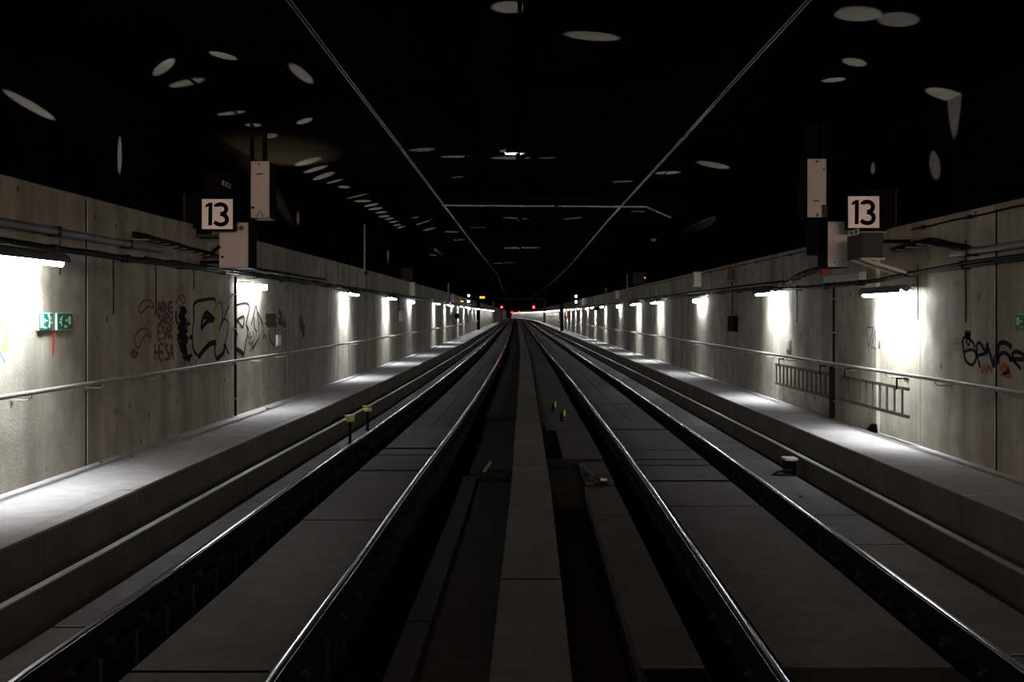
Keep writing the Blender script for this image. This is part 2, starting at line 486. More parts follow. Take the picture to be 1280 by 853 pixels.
# ---------------------------------------------------------------- rails on their blocks
HEAD = [(-.034, -.03), (-.0345, -.010), (-.031, -.0055), (-.024, -.0022), (-.012, -.0004), (0, .0003), (.012, -.0004), (.024, -.0022), (.031, -.0055), (.0345, -.010), (.034, -.03)]
WEB = [(-.030, -.014), (-.0362, -.014), (-.036, -.042), (-.012, -.055), (-.012, -.125), (-.03, -.135), (-.072, -.148), (-.072, -.16),
       (.072, -.16), (.072, -.148), (.03, -.135), (.012, -.125), (.012, -.055), (.036, -.042), (.0362, -.014), (.030, -.014)]
RYS = sorted(set(YS + [1.5 * i for i in range(0, 14)] + [24 + 3 * i for i in range(0, 14)]))
def track(cx, s, label):
    t = thing("railway_track", (cx, 0, -2.75), label, "track")
    blk = None; clip = None
    for sg in (-1, 1):
        x = cx + sg * .7525
        r = MB().sweep([(x + a, -2.145 + b) for a, b in WEB], RYS, s).build("rail", "rail_rust", t)
        h = MB().sweep([(x + a, -2.145 + b) for a, b in HEAD], RYS, s); h.smooth = True
        h.build("rail_head", "rail_steel", r)
        y = 4.9
        while y < 60:
            yc = y + .3
            xx = x + s(yc)
            o0, o1 = (-.055, .13) if (cx < 0) == (sg < 0) and sg < 0 else (-.13, .055)
            if sg * cx < 0: o0, o1 = (-.13, .03) if cx < 0 else (-.03, .13)
            key = (o0, o1)
            if blk is None: blk = {}
            if key not in blk:
                blk[key] = MB().cbox(xx + o0, xx + o1, yc - .288, yc + .288, -2.75, -2.325, .012).build("rail_block", "block_concrete", t)
                blk[key]["_x"] = xx; blk[key]["_y"] = yc
                b = blk[key]
            else:
                src = blk[key]
                b = clone(src, (xx - src["_x"], yc - src["_y"], 0), t)
            if y < 22:
                cs = 1 if cx < 0 else -1
                if clip is None:
                    m = MB().tube([(xx + cs * .06, yc - .05, -2.30), (xx + cs * .10, yc - .05, -2.27), (xx + cs * .11, yc, -2.25), (xx + cs * .10, yc + .05, -2.27), (xx + cs * .06, yc + .05, -2.30)], .011, 6)
                    m.lathe((xx + cs * .10, yc, -2.325), (0, 0, 1), [(.022, 0), (.022, .03), (.012, .032), (.012, .07)], 8)
                    clip = m.build("rail_clip", "rail_rust", t); clip["_x"] = xx; clip["_y"] = yc
                else:
                    clone(clip, (xx - clip["_x"], yc - clip["_y"], 0), t)
            y += .6
    return t
track(-2.2065, sL, "left railway track with two shiny steel rails")
track(2.3165, sR, "right railway track with two shiny steel rails")

# ---------------------------------------------------------------- wall lamps
ORD = ["first", "second", "third", "fourth", "fifth", "sixth", "seventh", "eighth", "ninth", "tenth", "eleventh", "twelfth"]
lamps = {-1: [], 1: []}
def wall_lamp(side, yc, z, label, group, L=1.5, fat=1.0, lit=True, off=.25):
    x = wallx(side, yc) - side * off
    t = thing("wall_lamp", (x, yc, z - .06), label, "lamp", group)
    s = (lambda y: sL(y) - sL(yc)) if side < 0 else s0
    r = .034 * fat
    # housing: half round tray over the tube, closed round ends
    prof = [(x - .085 * fat, z - .004), (x - .085 * fat, z + .03), (x - .06 * fat, z + .075), (x - .025, z + .095), (x + .025, z + .095),
            (x + .06 * fat, z + .075), (x + .085 * fat, z + .03), (x + .085 * fat, z - .004), (x + .08 * fat, z - .004), (x + .078 * fat, z + .036), (x - .078 * fat, z + .036), (x - .08 * fat, z - .004)]
    h = MB().sweep(prof, [yc - L / 2, yc, yc + L / 2], s); h.smooth = True
    hs = h.build("housing", "lamp_housing" if lit else "bracket_pale", t)
    for sg in (-1, 1):
        ye = yc + sg * L / 2
        e = MB().lathe((x + s(ye), ye - sg * .005, z + .055), (0, sg, 0), [(.05, 0), (.05, .012), (.035, .03), (.015, .038)], 12)
        e.smooth = True
        e.build("end_cap", "lamp_housing" if lit else "bracket_pale", t)
    tb = MB().tube([(x + s(yc - L / 2 + .04), yc - L / 2 + .04, z - r * .35), (x, yc, z - r * .35), (x + s(yc + L / 2 - .04), yc + L / 2 - .04, z - r * .35)], r, 10)
    tb.build("tube", "tube_glow" if lit else "bracket_pale", t)
    b = MB()
    for sg in (-.6, .6):
        yy = yc + sg * L / 2
        b.bar((x + s(yy), yy, z + .085), (x + side * (off + .02) + s(yy), yy, z + .11), .03, .025)
    b.build("bracket", "lamp_housing", t)
    if lit:
        lamps[side].append(t)
        ld = bpy.data.lights.new("lamp_beam", 'AREA'); ld.shape = 'RECTANGLE'
        ld.size = L - .1; ld.size_y = .16; ld.energy = LOUVRE * L / 1.5 * (.45 if fat > 1.2 else 1); ld.color = (.94, .97, 1.0)
        ld.spread = math.radians(92)
        lo = bpy.data.objects.new("lamp_beam", ld); col.objects.link(lo)
        d = Vector((side * .26, 0, -1)).normalized(); ya = Vector((0, 1, 0))
        lo.rotation_euler = Matrix((ya, (-d).cross(ya), -d)).transposed().to_euler()
        lo.parent = t; lo.location = Vector((0, 0, .06 - r * 1.35 - .012))
    return t
def box_lamp(side, y, z, label, group, lit=True, L=1.4):
    """flat fitting close to the wall: glowing box under a narrow tray"""
    w = wallx(side, y); sh = (lambda q: sL(q) - sL(y)) if side < 0 else s0
    a, b = sorted((w - side * .025, w - side * .135)); c = (a + b) / 2
    ys = [y - L / 2, y, y + L / 2]
    t = thing("box_lamp", (c, y, z - .06), label, "lamp", group)
    MB().sweep(chamf(a - .0, b + .0, z + .045, z + .07, .008), [y - L / 2 - .03, y, y + L / 2 + .03], sh).build("tray", "lamp_housing" if lit else "bracket_pale", t)
    MB().sweep([(a + .01, z - .05), (b - .01, z - .05), (b, z - .03), (b, z + .046), (a, z + .046), (a, z - .03)], ys, sh).build("diffuser", "tube_glow" if lit else "bracket_pale", t)
    for q in (-.35, .35):
        yy = y + q * L; xw = wallx(side, yy)
        MB().bar((xw + side * .01, yy, z + .06), (xw - side * .06, yy, z + .06), .05, .02).build("bracket", "lamp_housing", t)
    if lit:
        lamps[side].append(t)
        ld = bpy.data.lights.new("lamp_beam", 'AREA'); ld.shape = 'RECTANGLE'
        ld.size = L - .1; ld.size_y = .09; ld.energy = LOUVRE * .34; ld.color = (.97, .97, 1.0); ld.spread = math.radians(92)
        lo = bpy.data.objects.new("lamp_beam", ld); col.objects.link(lo)
        d = Vector((side * .16, 0, -1)).normalized(); ya = Vector((0, 1, 0))
        lo.rotation_euler = Matrix((ya, (-d).cross(ya), -d)).transposed().to_euler()
        lo.parent = t; lo.location = Vector((0, 0, .06 - .062))
    return t
LZ, RZ = .535, .42
def lab(side, k, kind):
    w = "left" if side < 0 else "right"
    return "%s on the %s wall, %s from the camera" % (kind, w, ORD[k])
yl = [9.6, 17.95, 26.9, 34.8, 41.9, 53.2, 60.8, 66.2, 74.5, 82.6, 90.5] + [98.8 + 8.2 * i for i in range(12)]
yr = [13.9, 20.3, 28.65, 36.9, 43.5, 51.4, 60.0, 67.8, 75.2, 83.2, 91.0] + [98.8 + 7.9 * i for i in range(40)]
for side, ys_ in ((-1, yl), (1, yr)):
    for k, y in enumerate(ys_):
        z = LZ if side < 0 else RZ
        B = (side < 0 and k in (1, 4, 7, 10)) or (side > 0 and k in (2, 5, 8))
        if side > 0 and k == 0: z = .285
        if k < 12: l = lab(side, k, "lit box lamp" if B else "lit fluorescent tube lamp")
        else: l = "tiny lit tube lamp far down the %s wall" % ("left" if side < 0 else "right")
        if side < 0 and k == 0: l = "lit fluorescent tube lamp above the pair of green exit signs"
        if side < 0 and k == 1: l = "lit box lamp below the left number 13 sign"
        if side > 0 and k == 0: l = "lit fluorescent tube lamp over the horizontal ladder, nearest on right wall"
        if B:
            box_lamp(side, y, z - .04, l, "lit lamps on the %s wall" % ("left" if side < 0 else "right"))
            continue
        wall_lamp(side, y, z, l, "lit lamps on the %s wall" % ("left" if side < 0 else "right"),
                  L=1.6 if k == 0 else 1.5)
box_lamp(1, 15.95, .57, "unlit pale box lamp beneath the pale cabinet on right wall", None, lit=False, L=1.75)

# station lamps on the ceiling behind the camera
for i, (x, y) in enumerate(((-1.6, -15), (2.2, -17), (0.4, -26))):
    t = thing("station_lamp", (x, y, 1.4), "warm station lamp hanging behind the camera", "lamp", "station lamps behind the camera")
    MB().cbox(x - .75, x + .75, y - .12, y + .12, 1.52, 1.62, .02).build("housing", "lamp_housing", t)
    MB().cbox(x - .70, x + .70, y - .08, y + .08, 1.40, 1.53, .02).build("diffuser", "station_glow", t)
    for sx in (-.5, .5):
        MB().tube([(x + sx, y, 1.6), (x + sx, y, CEIL + .01)], .01, 6).build("hanger", "lamp_housing", t)

# ---------------------------------------------------------------- light escaping above the housings: patches on the ceiling
def on_ceiling(px, py):
    y = CEIL * F / (VY - py); return Vector(((px - VX) * y / F, y, CEIL))
def on_upper(px, py, side):
    y = 12.0
    for _ in range(40):
        x = UWL + sL(y) if side < 0 else UWR
        y = .5 * y + .5 * x * F / (px - VX)
    x = UWL + sL(y) if side < 0 else UWR
    return Vector((x, y, (VY - py) * y / F))
def leak(a, b, w, lum, plane="c", color=(1, .97, .9), blend=.4):
    """a, b: ends of the patch's long axis; w: its width; all read off the photograph, then placed in the room"""
    f = on_ceiling if plane == "c" else (lambda px, py: on_upper(px, py, -1 if plane == "l" else 1))
    A, B = f(*a), f(*b)
    mid = ((a[0] + b[0]) / 2, (a[1] + b[1]) / 2)
    d = Vector((b[0] - a[0], b[1] - a[1])).normalized()
    C = f(mid[0] - d.y * w / 2, mid[1] + d.x * w / 2); D = f(mid[0] + d.y * w / 2, mid[1] - d.x * w / 2)
    T = (A + B) / 2
    side = -1 if (plane == "l" or (plane == "c" and T.x < .3)) else 1
    # nearest lamp on the opposite run for wall patches, on the same run for the ceiling
    cand = [o for o in lamps[side if plane == "c" else -side] if o.location.y < 12 or o.location.y > 18]
    if plane == "c" and side < 0 and 11.9 < T.y < 26: cand = [o for o in cand if o.location.y > 20]
    if plane == "c" and side > 0 and T.y < 15: cand = lamps[1][:1]
    lamp = min(cand, key=lambda o: abs(o.location.y - T.y))
    lp = wloc(lamp) - Vector((0, 0, ZO))
    Pz = Vector((lp.x - (-1 if lp.x < 0 else 1) * .25, lp.y, lp.z + .30))
    Pz.y = lp.y + max(-.6, min(.6, T.y - lp.y))
    if side > 0 and plane == "c" and lamp is lamps[1][0]: Pz.y = 12.6
    dist = (T - Pz).length
    dirn = (T - Pz).normalized()
    ux = ((B - A) - dirn * (B - A).dot(dirn)).normalized()
    uy = dirn.cross(ux)
    ta = max(abs((A - T).dot(ux)), abs((B - T).dot(ux))) / dist
    tb = max(abs((C - T).dot(uy)), abs((D - T).dot(uy))) / dist
    tb = max(tb, .0015)
    ld = bpy.data.lights.new("lamp_leak", 'SPOT')
    ld.spot_size = 2 * math.atan(ta); ld.spot_blend = blend; ld.shadow_soft_size = .01; ld.color = color
    nrm = Vector((0, 0, 1)) if plane == "c" else Vector((-1 if plane == "l" else 1, 0, 0))
    cosv = max(.08, abs(dirn.dot(nrm)))
    ld.energy = LEAK * lum * 4 * math.pi * math.pi * dist * dist / (.004 * cosv)
    o = bpy.data.objects.new("lamp_leak", ld); col.objects.link(o)
    R = Matrix((ux, uy, -dirn)).transposed().to_4x4()
    if R.to_3x3().determinant() < 0: R = Matrix((ux, -uy, -dirn)).transposed().to_4x4()
    o.rotation_euler = R.to_euler()
    o.scale = (1, tb / ta, 1)
    o.parent = lamp
    o.location = Pz + Vector((0, 0, ZO)) - wloc(lamp)
LK = [((2, 112), (72, 151), 11, .16, "l"), ((193, 95), (218, 71), 14, .16, "c"), ((210, 109), (257, 98), 8, .14, "c"),
      ((267, 70), (290, 69), 13, .15, "c"), ((360, 82), (393, 103), 13, .14, "c"), ((270, 144), (308, 139), 4, .14, "c"),
      ((306, 157), (327, 156), 5, .12, "c"), ((328, 172), (347, 168), 7, .10, "c"), ((370, 155), (391, 148), 6, .15, "c"),
      ((367, 208), (401, 197), 7, .16, "c"), ((378, 217), (409, 207), 5, .15, "c"), ((390, 226), (418, 215), 6, .14, "c"),
      ((407, 230), (429, 224), 3, .11, "c"), ((424, 235), (436, 233), 5, .14, "c"), ((432, 249), (460, 242), 2, .11, "c"),
      ((446, 253), (461, 250), 5, .13, "c"), ((456, 259), (472, 254), 4, .13, "c"), ((462, 263), (477, 259), 4, .13, "c"),
      ((471, 267), (482, 264), 4, .13, "c"), ((475, 272), (486, 269), 4, .12, "c"), ((482, 275), (492, 272), 3, .12, "c"),
      ((487, 279), (497, 276), 3, .12, "c"), ((493, 283), (500, 280), 3, .12, "c"), ((497, 286), (506, 282), 3, .12, "c"),
      ((515, 273), (523, 271), 2, .10, "c"), ((518, 282), (539, 275), 2, .08, "c"), ((529, 289), (545, 284), 3, .08, "c"),
      ((541, 309), (551, 318), 4, .04, "c"), ((538, 318), (544, 320), 3, .08, "c"),
      ((612, 9), (660, 9), 16, .13, "c"), ((712, 47), (772, 44), 15, .09, "c"), ((510, 188), (545, 187), 5, .08, "c"),
      ((549, 196), (592, 196), 3, .10, "c"), ((624, 188), (660, 188), 6, .15, "c"), ((612, 197), (664, 198), 4, .10, "c"),
      ((678, 197), (689, 198), 3, .08, "c"), ((564, 222), (580, 221), 2, .06, "c"), ((766, 227), (792, 227), 3, .07, "c"),
      ((824, 218), (847, 214), 6, .13, "c"), ((874, 201), (911, 212), 9, .12, "c"), ((1040, 17), (1106, 19), 20, .10, "c"),
      ((1098, 20), (1148, 30), 22, .08, "c"), ((1056, 80), (1081, 76), 14, .12, "c"), ((1035, 98), (1049, 102), 13, .15, "c"),
      ((1158, 108), (1206, 128), 18, .13, "c"), ((858, 287), (908, 264), 4, .02, "c"), ((630, 311), (668, 309), 3, .10, "c"),
      ((632, 273), (656, 273), 3, .08, "c"), ((706, 273), (725, 273), 3, .06, "c"), ((555, 290), (574, 290), 2, .10, "c"),
      ((567, 300), (580, 300), 2, .09, "c"), ((590, 284), (604, 285), 2, .04, "c"), ((790, 265), (806, 264), 2, .06, "c"),
      ((813, 300), (821, 300), 4, .06, "c"), ((620, 329), (636, 329), 2, .08, "c"),
      ((150, 168), (149, 220), 6, .12, "l"), ((372, 263), (373, 282), 4, .05, "l"), ((484, 315), (486, 326), 4, .08, "l"),
      ((1163, 190), (1174, 224), 16, .06, "r"), ((1091, 205), (1091, 216), 4, .08, "r")]
for a, b, w, lum, pl in LK: leak(a, b, w, lum, pl)
leak((268, 196), (432, 190), 42, .03, "c", (1, .78, .5), 1.0)

# ---------------------------------------------------------------- cables, conduits and handrails along the walls
def run(side, off, pts, dense=True):
    """pts: (y, z) -> points at a distance from the wall"""
    out = []
    for (a, za), (b, zb) in zip(pts, pts[1:]):
        n = max(1, int((b - a) / (1.2 if b < 45 else 8)))
        for i in range(n):
            y = a + (b - a) * i / n; out.append((wallx(side, y) - side * off, y, za + (zb - za) * i / n))
    out.append((wallx(side, pts[-1][0]) - side * off, pts[-1][0], pts[-1][1]))
    return out
def sag(y0, y1, z, step, d, off_z=0):
    p = []; y = y0
    while y < y1:
        p += [(y, z), (y + step * .5, z - d)]; y += step
    p.append((y, z)); return p
def handrail(side, z, label):
    t = thing("handrail", (wallx(side, 8) + .1 * -side, 8, z), label, "handrail")
    MB().tube(run(side, .20, [(4, z), (60, z), (185, z)]), .026, 10).build("rail_tube", "handrail_steel", t)
    y = 8.2 if side < 0 else 9.0
    while y < 90:
        x = wallx(side, y)
        m = MB().tube([(x, y, z - .075), (x - side * .16, y, z - .075), (x - side * .20, y, z - .05), (x - side * .20, y, z - .015)], .008, 6)
        m.lathe((x, y, z - .075), (-side, 0, 0), [(.03, 0), (.03, .008)], 10)
        m.build("bracket", "handrail_steel", t)
        y += 1.65
    return t
handrail(-1, -.782, "grey steel tube handrail along the left wall")
handrail(1, -.812, "grey steel tube handrail along the right wall")

def cable(name, side, off, pts, r, m, label, cat, clips=None, n=8):
    t = thing(name, (wallx(side, max(5, pts[0][0])), max(5, pts[0][0]), pts[0][1]), label, cat)
    MB().tube(run(side, off, pts), r, n).build("sheath", m, t)
    if clips:
        y = pts[0][0] + 1
        while y < min(45, pts[-1][0]):
            zz = table(pts)(y); x = wallx(side, y)
            MB().box(min(x, x - side * (off + r)), max(x, x - side * (off + r)), y - .03, y + .03, zz - r - .012, zz + r + .012).build("clip", "black_cable", t)
            y += clips
    return t
cable("cable_duct", -1, .09, [(2, .885), (13.6, .875)], .042, "grey_conduit", "thick grey cable duct high on the left wall, over the nearest lamp", "duct", 1.9)
cable("black_cable", -1, .06, sag(2, 50, .705, 1.9, .012) + [(80, .70), (185, .70)], .036, "black_cable", "thick black cable along the left wall just above the lamps", "cable", 1.9)
cable("black_cable", -1, .10, sag(13, 48, .735, 1.3, .02) + [(90, .73), (185, .73)], .022, "black_cable", "thin black cable above the thick one on the left wall", "cable", 1.3)
cable("black_cable", 1, .07, [(4, .60), (10.8, .585), (12.2, .565), (13.5, .545), (14.6, .49), (16, .475), (18, .48), (20, .50)] + sag(21, 50, .555, 1.9, .02) + [(90, .55), (186, .55)], .030, "black_cable", "thick black cable sagging along the right wall", "cable", 1.7)
cable("black_cable", 1, .10, [(4, .63), (11.4, .61), (12.6, .575), (13.6, .54), (15, .47), (16.5, .455), (18.5, .47), (20.5, .52)] + sag(21, 50, .585, 1.4, .025) + [(90, .57), (186, .57)], .018, "black_cable", "thin black cable running beside the thick one on the right wall", "cable", 1.7)
cable("cable_duct", 1, .09, [(3, .755), (12.1, .725)], .042, "grey_conduit", "thick grey cable duct high on the right wall near the camera", "duct", 1.9)
cable("black_cable", 1, .03, sag(4, 13.2, 1.15, 1.35, .01), .011, "black_cable", "thin black cable clipped under the right wall's top edge", "cable", 1.35)
cable("black_cable", 1, .03, sag(15.6, 48, 1.15, 1.35, .01), .011, "black_cable", "thin black cable under the right wall's top edge, beyond the cabinets", "cable", 2.7)
# open cable trays with bundles, where the cables climb over
def tray(side, y0, y1, zf, label, n=9):
    t = thing("cable_tray", (wallx(side, y0), y0, zf(y0)), label, "cable tray")
    for k in range(n):
        off = .05 + .028 * (k % 4); dz = .028 * (k // 4) + random.uniform(-.01, .01)
        pts = [(y0 + (y1 - y0) * i / 8, zf(y0 + (y1 - y0) * i / 8) + dz + random.uniform(-.008, .008)) for i in range(9)]
        MB().tube(run(side, off, pts), .014, 6).build("cable", "black_cable", t)
    y = y0 + .2
    while y < y1:
        x = wallx(side, y); z = zf(y)
        MB().box(min(x, x - side * .19), max(x, x - side * .19), y - .02, y + .02, z - .035, z - .02).build("rung", "grey_conduit", t)
        y += .34
    return t
tray(-1, 12.7, 16.0, table([(12.7, .99), (13.4, .985), (16, .90)]), "black cable bundle on a tray left of the left number sign")
tray(-1, 16.6, 24.0, table([(16.6, .80), (24, .80)]), "black cable bundle beyond the left pale cabinets", 7)
tray(1, 11.7, 13.9, table([(11.7, .74), (12.4, .86), (12.9, .93), (13.9, .89)]), "black cable bundle rising beside the right grey cabinet")
tray(1, 16.4, 19.4, table([(16.4, .80), (18, .74), (19.4, .56)]), "black cable bundle dropping beyond the right pale cabinets")
for side, off in ((-1, .05), (1, .05)):
    tray(side, 24.2 if side < 0 else 19.6, 46, lambda y: .66 if side < 0 else .63, "distant cable bundle above the %s wall lamps" % ("left" if side < 0 else "right"), 5)

# vertical conduits
def vpipe(px, y0, y1, side, r, m, label, name="conduit", off=.05, straps=True):
    a = wallpt(px, y0, side); b = wallpt(px, y1, side)
    x = a.x - side * off
    t = thing(name, (x, a.y, b.z), label, "conduit")
    MB().tube([(x, a.y, a.z), (x, a.y, (a.z + b.z) / 2), (x, a.y, b.z)], r, 8).build("pipe", m, t)
    if straps:
        k = max(2, int((a.z - b.z) / .55))
        for i in range(k):
            z = b.z + (a.z - b.z) * (i + .5) / k
            MB().box(min(a.x, x - side * (r + .004)), max(a.x, x - side * (r + .004)), a.y - r - .02, a.y + r + .02, z - .012, z + .012).build("strap", "grey_conduit", t)
    return t
vpipe(290.5, 346, 520, -1, .024, "black_cable", "black pipe down the left wall through the graffiti")
vpipe(1046, 352, 523, 1, .022, "black_cable", "dark pipe down the right wall between the two ladders")
vpipe(1046, 458, 523, 1, .036, "black_cable", "thick black sleeve at the foot of the dark right wall pipe", off=.09, straps=False)
vpipe(141, 318, 393, -1, .008, "black_cable", "short thin black drop cable left of the red graffiti", off=.008, straps=False)
vpipe(194, 325, 394, -1, .008, "black_cable", "thin black drop cable ending above the red scrawl", off=.008, straps=False)
vpipe(242, 332, 362, -1, .006, "black_cable", "thin black drop cable above the outlined graffiti", off=.006, straps=False)
vpipe(74.5, 300, 344, -1, .006, "black_cable", "thin black drop cable beside the nearest left lamp", off=.006, straps=False)
vpipe(1208, 300, 403, 1, .008, "black_cable", "thin black drop cable above the black lettering", off=.008, straps=False)
vpipe(1148, 330, 400, 1, .006, "black_cable", "thin black drop cable right of the nearest right lamp", off=.006, straps=False)
vpipe(917, 352, 395, 1, .014, "black_cable", "black conduit dropping into the dark wall telephone box", off=.03)
vpipe(996.5, 354, 403, 1, .006, "black_cable", "thin black drop cable between the two nearest lit right lamps", off=.006, straps=False)

# ---------------------------------------------------------------- number signs and cabinets
def back(px, py, y): return Vector(((px - VX) * y / F, y, (VY - py) * y / F))
U, V, NN = Vector((1, 0, 0)), Vector((0, 0, 1)), Vector((0, -1, 0))
def number_sign(x0p, y0p, x1p, y1p, y, label, side):
    A = back(x0p, y1p, y); B = back(x1p, y0p, y); S = B.x - A.x; H = B.z - A.z
    t = thing("number_sign", ((A.x + B.x) / 2, y, A.z), label, "sign")
    MB().cbox(A.x - .03, B.x + .03, y, y + .05, A.z - .03, B.z + .03, .008).build("frame", "sign_black", t)
    f = MB().cbox(A.x, B.x, y - .008, y + .01, A.z, B.z, .003).build("face", "sign_white", t)
    o = Vector((A.x, y - .008, A.z))
    sc = lambda pts: [(p[0] * S, (1 - p[1]) * H) for p in pts]
    m = MB()
    w = .135 * S
    m.poly(sc([(.205, .885), (.335, .885), (.345, .12), (.24, .12), (.12, .19), (.12, .295), (.215, .245)]), o, U, V, NN)
    m.stroke(sc([(.455, .26), (.465, .225), (.54, .185), (.64, .178), (.745, .225), (.795, .33), (.76, .43), (.68, .485), (.60, .50)]), w, o, U, V, NN, thick=.002)
    m.stroke(sc([(.60, .50), (.70, .525), (.79, .595), (.815, .70), (.775, .79), (.68, .845), (.58, .85), (.48, .815), (.405, .76)]), w, o, U, V, NN, thick=.002)
    m.build("numeral", "sign_black", f)
    # bracket back to the wall
    zc = A.z + .06
    xe = wallx(side, y)
    b = MB().bar(((A.x + B.x) / 2, y + .05, zc), ((A.x + B.x) / 2, y + .30, zc), .05, .05)
    b.bar(((A.x + B.x) / 2 - side * .1, y + .28, zc), (xe + side * .03, y + .28, zc), .05, .06)
    b.build("bracket", "cabinet_dark", t)
    return t
number_sign(252.5, 249, 291, 286.5, 14.8, "white number 13 sign with black frame high on left wall", -1)
number_sign(1060, 245.5, 1099, 285, 14.2, "white number 13 sign high on right wall", 1)

def cabinet(name, x0p, y0p, x1p, y1p, y, depth, label, front, body, spots=(), plate=None, holes=(), grp=None):
    A = back(x0p, y1p, y); B = back(x1p, y0p, y)
    t = thing(name, ((A.x + B.x) / 2, y, A.z), label, "cabinet", grp)
    MB().cbox(A.x, B.x, y + .006, y + depth, A.z, B.z, .01).build("body", body, t)
    d = MB().cbox(A.x + .004, B.x - .004, y - .012, y + .008, A.z + .004, B.z - .004, .004).build("door", front, t)
    o = Vector((A.x, y - .012, A.z)); W = B.x - A.x; H = B.z - A.z
    for (u, v, r, mm) in spots:
        m = MB().lathe((A.x + u * W, y - .011, A.z + (1 - v) * H), (0, -1, 0), [(r, 0), (r, .006), (r * .7, .014)], 10)
        m.build("lock", mm, d)
    return t, A, B
t, A, B = cabinet("equipment_cabinet", 313.5, 201.5, 337, 272.5, 15.1, .45, "tall narrow pale cabinet hanging above the left lamp", "cabinet_pale", "cabinet_dark",
                  [(.45, .06, .016, "rust_spot"), (.12, .82, .022, "sign_black")])
MB().stroke([(.08, .0), (.13, .10), (.18, 0)], .018, Vector((A.x + .01, 15.088, A.z + .015)), U, V, NN, smooth=False).build("emblem", "rust_spot", t)
MB().stroke([(.0, .0), (.1, .01)], .022, Vector((A.x + .09, 15.088, A.z + .66)), U, V, NN, smooth=False).build("marking", "rust_spot", t)
MB().bar((A.x + .15, 15.35, B.z), (A.x + .15, 15.35, CEIL), .06, .06).build("hanger", "cabinet_dark", t)
t, A, B = cabinet("equipment_cabinet", 274, 278, 310.5, 335, 15.1, .5, "pale square cabinet below the left number 13 sign", "cabinet_pale", "cabinet_dark",
                  [(.76, .13, .04, "rust_spot"), (.12, .76, .02, "sign_black"), (.02, .55, .02, "sign_black")])
MB().bar((A.x + .2, 15.4, B.z - .2), (WL + sL(15.4), 15.4, B.z - .2), .08, .05).build("bracket", "cabinet_dark", t)
MB().bar((A.x + .2, 15.4, A.z + .1), (WL + sL(15.4), 15.4, A.z + .1), .08, .05).build("bracket", "cabinet_dark", t)
MB().bar((B.x - .05, 15.5, B.z - .05), (B.x - .05, 15.5, CEIL), .05, .05).build("hanger", "cabinet_dark", t)
# dark case behind and above the left sign with its little plate on the side
t, A, B = cabinet("equipment_case", 251, 213, 275, 246, 15.3, .62, "dark case above the left number 13 sign with small plate", "cabinet_dark", "cabinet_dark")
xs = B.x + .002
m = MB().box(xs - .002, xs + .006, 15.40, 15.85, (VY - 230.5) * 15.6 / F - .035, (VY - 230.5) * 15.6 / F + .035).build("name_plate", "label_plate", t)
zp = (VY - 230.5) * 15.6 / F
MB().box(xs + .004, xs + .008, 15.48, 15.58, zp - .022, zp + .022).box(xs + .004, xs + .008, 15.66, 15.76, zp - .022, zp + .022).build("figure", "cabinet_grey", m)
MB().bar((A.x - .02, 15.6, A.z + .1), (UWL + sL(15.6) + .002, 15.6, A.z + .1), .06, .06).build("bracket", "cabinet_dark", t)
# dark display case left of the left sign
t, A, B = cabinet("display_case", 231, 243, 256, 295, 15.2, .35, "black open-fronted case behind the left number 13 sign", "cabinet_dark", "cabinet_dark")
MB().bar((A.x, 15.16, A.z), (B.x + .25, 15.16, A.z), .03, .04).build("lower_rail", "cabinet_grey", t)
MB().bar((A.x, 15.16, A.z), (A.x, 15.16, B.z), .03, .03).build("upright", "cabinet_grey", t)
MB().tube([(B.x + .2, 15.3, A.z), (B.x + .22, 15.3, A.z - .12), (B.x + .05, 15.3, A.z - .28), (B.x - .05, 15.3, A.z - .33)], .03, 8).build("cable", "black_cable", t)
# right side
t, A, B = cabinet("equipment_cabinet", 1009, 198.5, 1033, 272, 15.1, .45, "tall narrow pale cabinet hanging above the right unlit lamp", "cabinet_pale", "cabinet_dark",
                  [(.5, .05, .02, "rust_spot"), (.86, .18, .016, "rust_spot"), (.52, .96, .022, "rust_spot")])
MB().box(B.x - .075, B.x + .004, 15.06, 15.09, A.z + .0, A.z + .19).build("corner_plate", "cabinet_grey", t)
MB().stroke([(.0, .0), (.09, .0)], .022, Vector((A.x + .09, 15.088, A.z + .25)), U, V, NN, smooth=False).build("marking", "rust_spot", t)
MB().bar((A.x + .15, 15.35, B.z), (A.x + .15, 15.35, CEIL), .06, .06).build("hanger", "cabinet_dark", t)
t, A, B = cabinet("equipment_cabinet", 1034.5, 277, 1062, 334, 15.0, .5, "pale square cabinet left of the right number 13 sign", "cabinet_pale", "cabinet_dark", [(.3, .9, .012, "rust_spot")])
MB().bar((B.x, 15.3, B.z - .2), (WR_FAR + .02, 15.3, B.z - .2), .08, .05).build("bracket", "cabinet_dark", t)
MB().bar((A.x + .05, 15.4, B.z - .05), (A.x + .05, 15.4, CEIL), .05, .05).build("hanger", "cabinet_dark", t)
MB().bar((A.x - .11, 15.4, A.z + .2), (A.x - .11, 15.4, CEIL), .16, .10).build("post", "cabinet_dark", t)
t, A, B = cabinet("equipment_case", 1078, 290.5, 1104, 322.5, 13.3, .62, "dark grey case on struts below the right number 13 sign", "cabinet_grey", "cabinet_grey")
xs = A.x
zp = (VY - 290.5) * 13.6 / F
m = MB().box(xs - .006, xs + .002, 13.42, 13.84, zp - .04, zp + .035).build("name_plate", "label_plate", t)
MB().box(xs - .008, xs - .004, 13.48, 13.58, zp - .022, zp + .022).box(xs - .008, xs - .004, 13.66, 13.76, zp - .022, zp + .022).build("figure", "cabinet_grey", m)
for yy in (13.45, 13.8):
    MB().bar((A.x + .02, yy, A.z - .0), (WR - .02, yy, A.z - .22), .035, .035).build("strut", "bracket_pale", t)
MB().bar((A.x - .02, 13.3, A.z - .015), (B.x + .02, 13.3, A.z - .015), .03, .03).build("tray_lip", "bracket_pale", t)
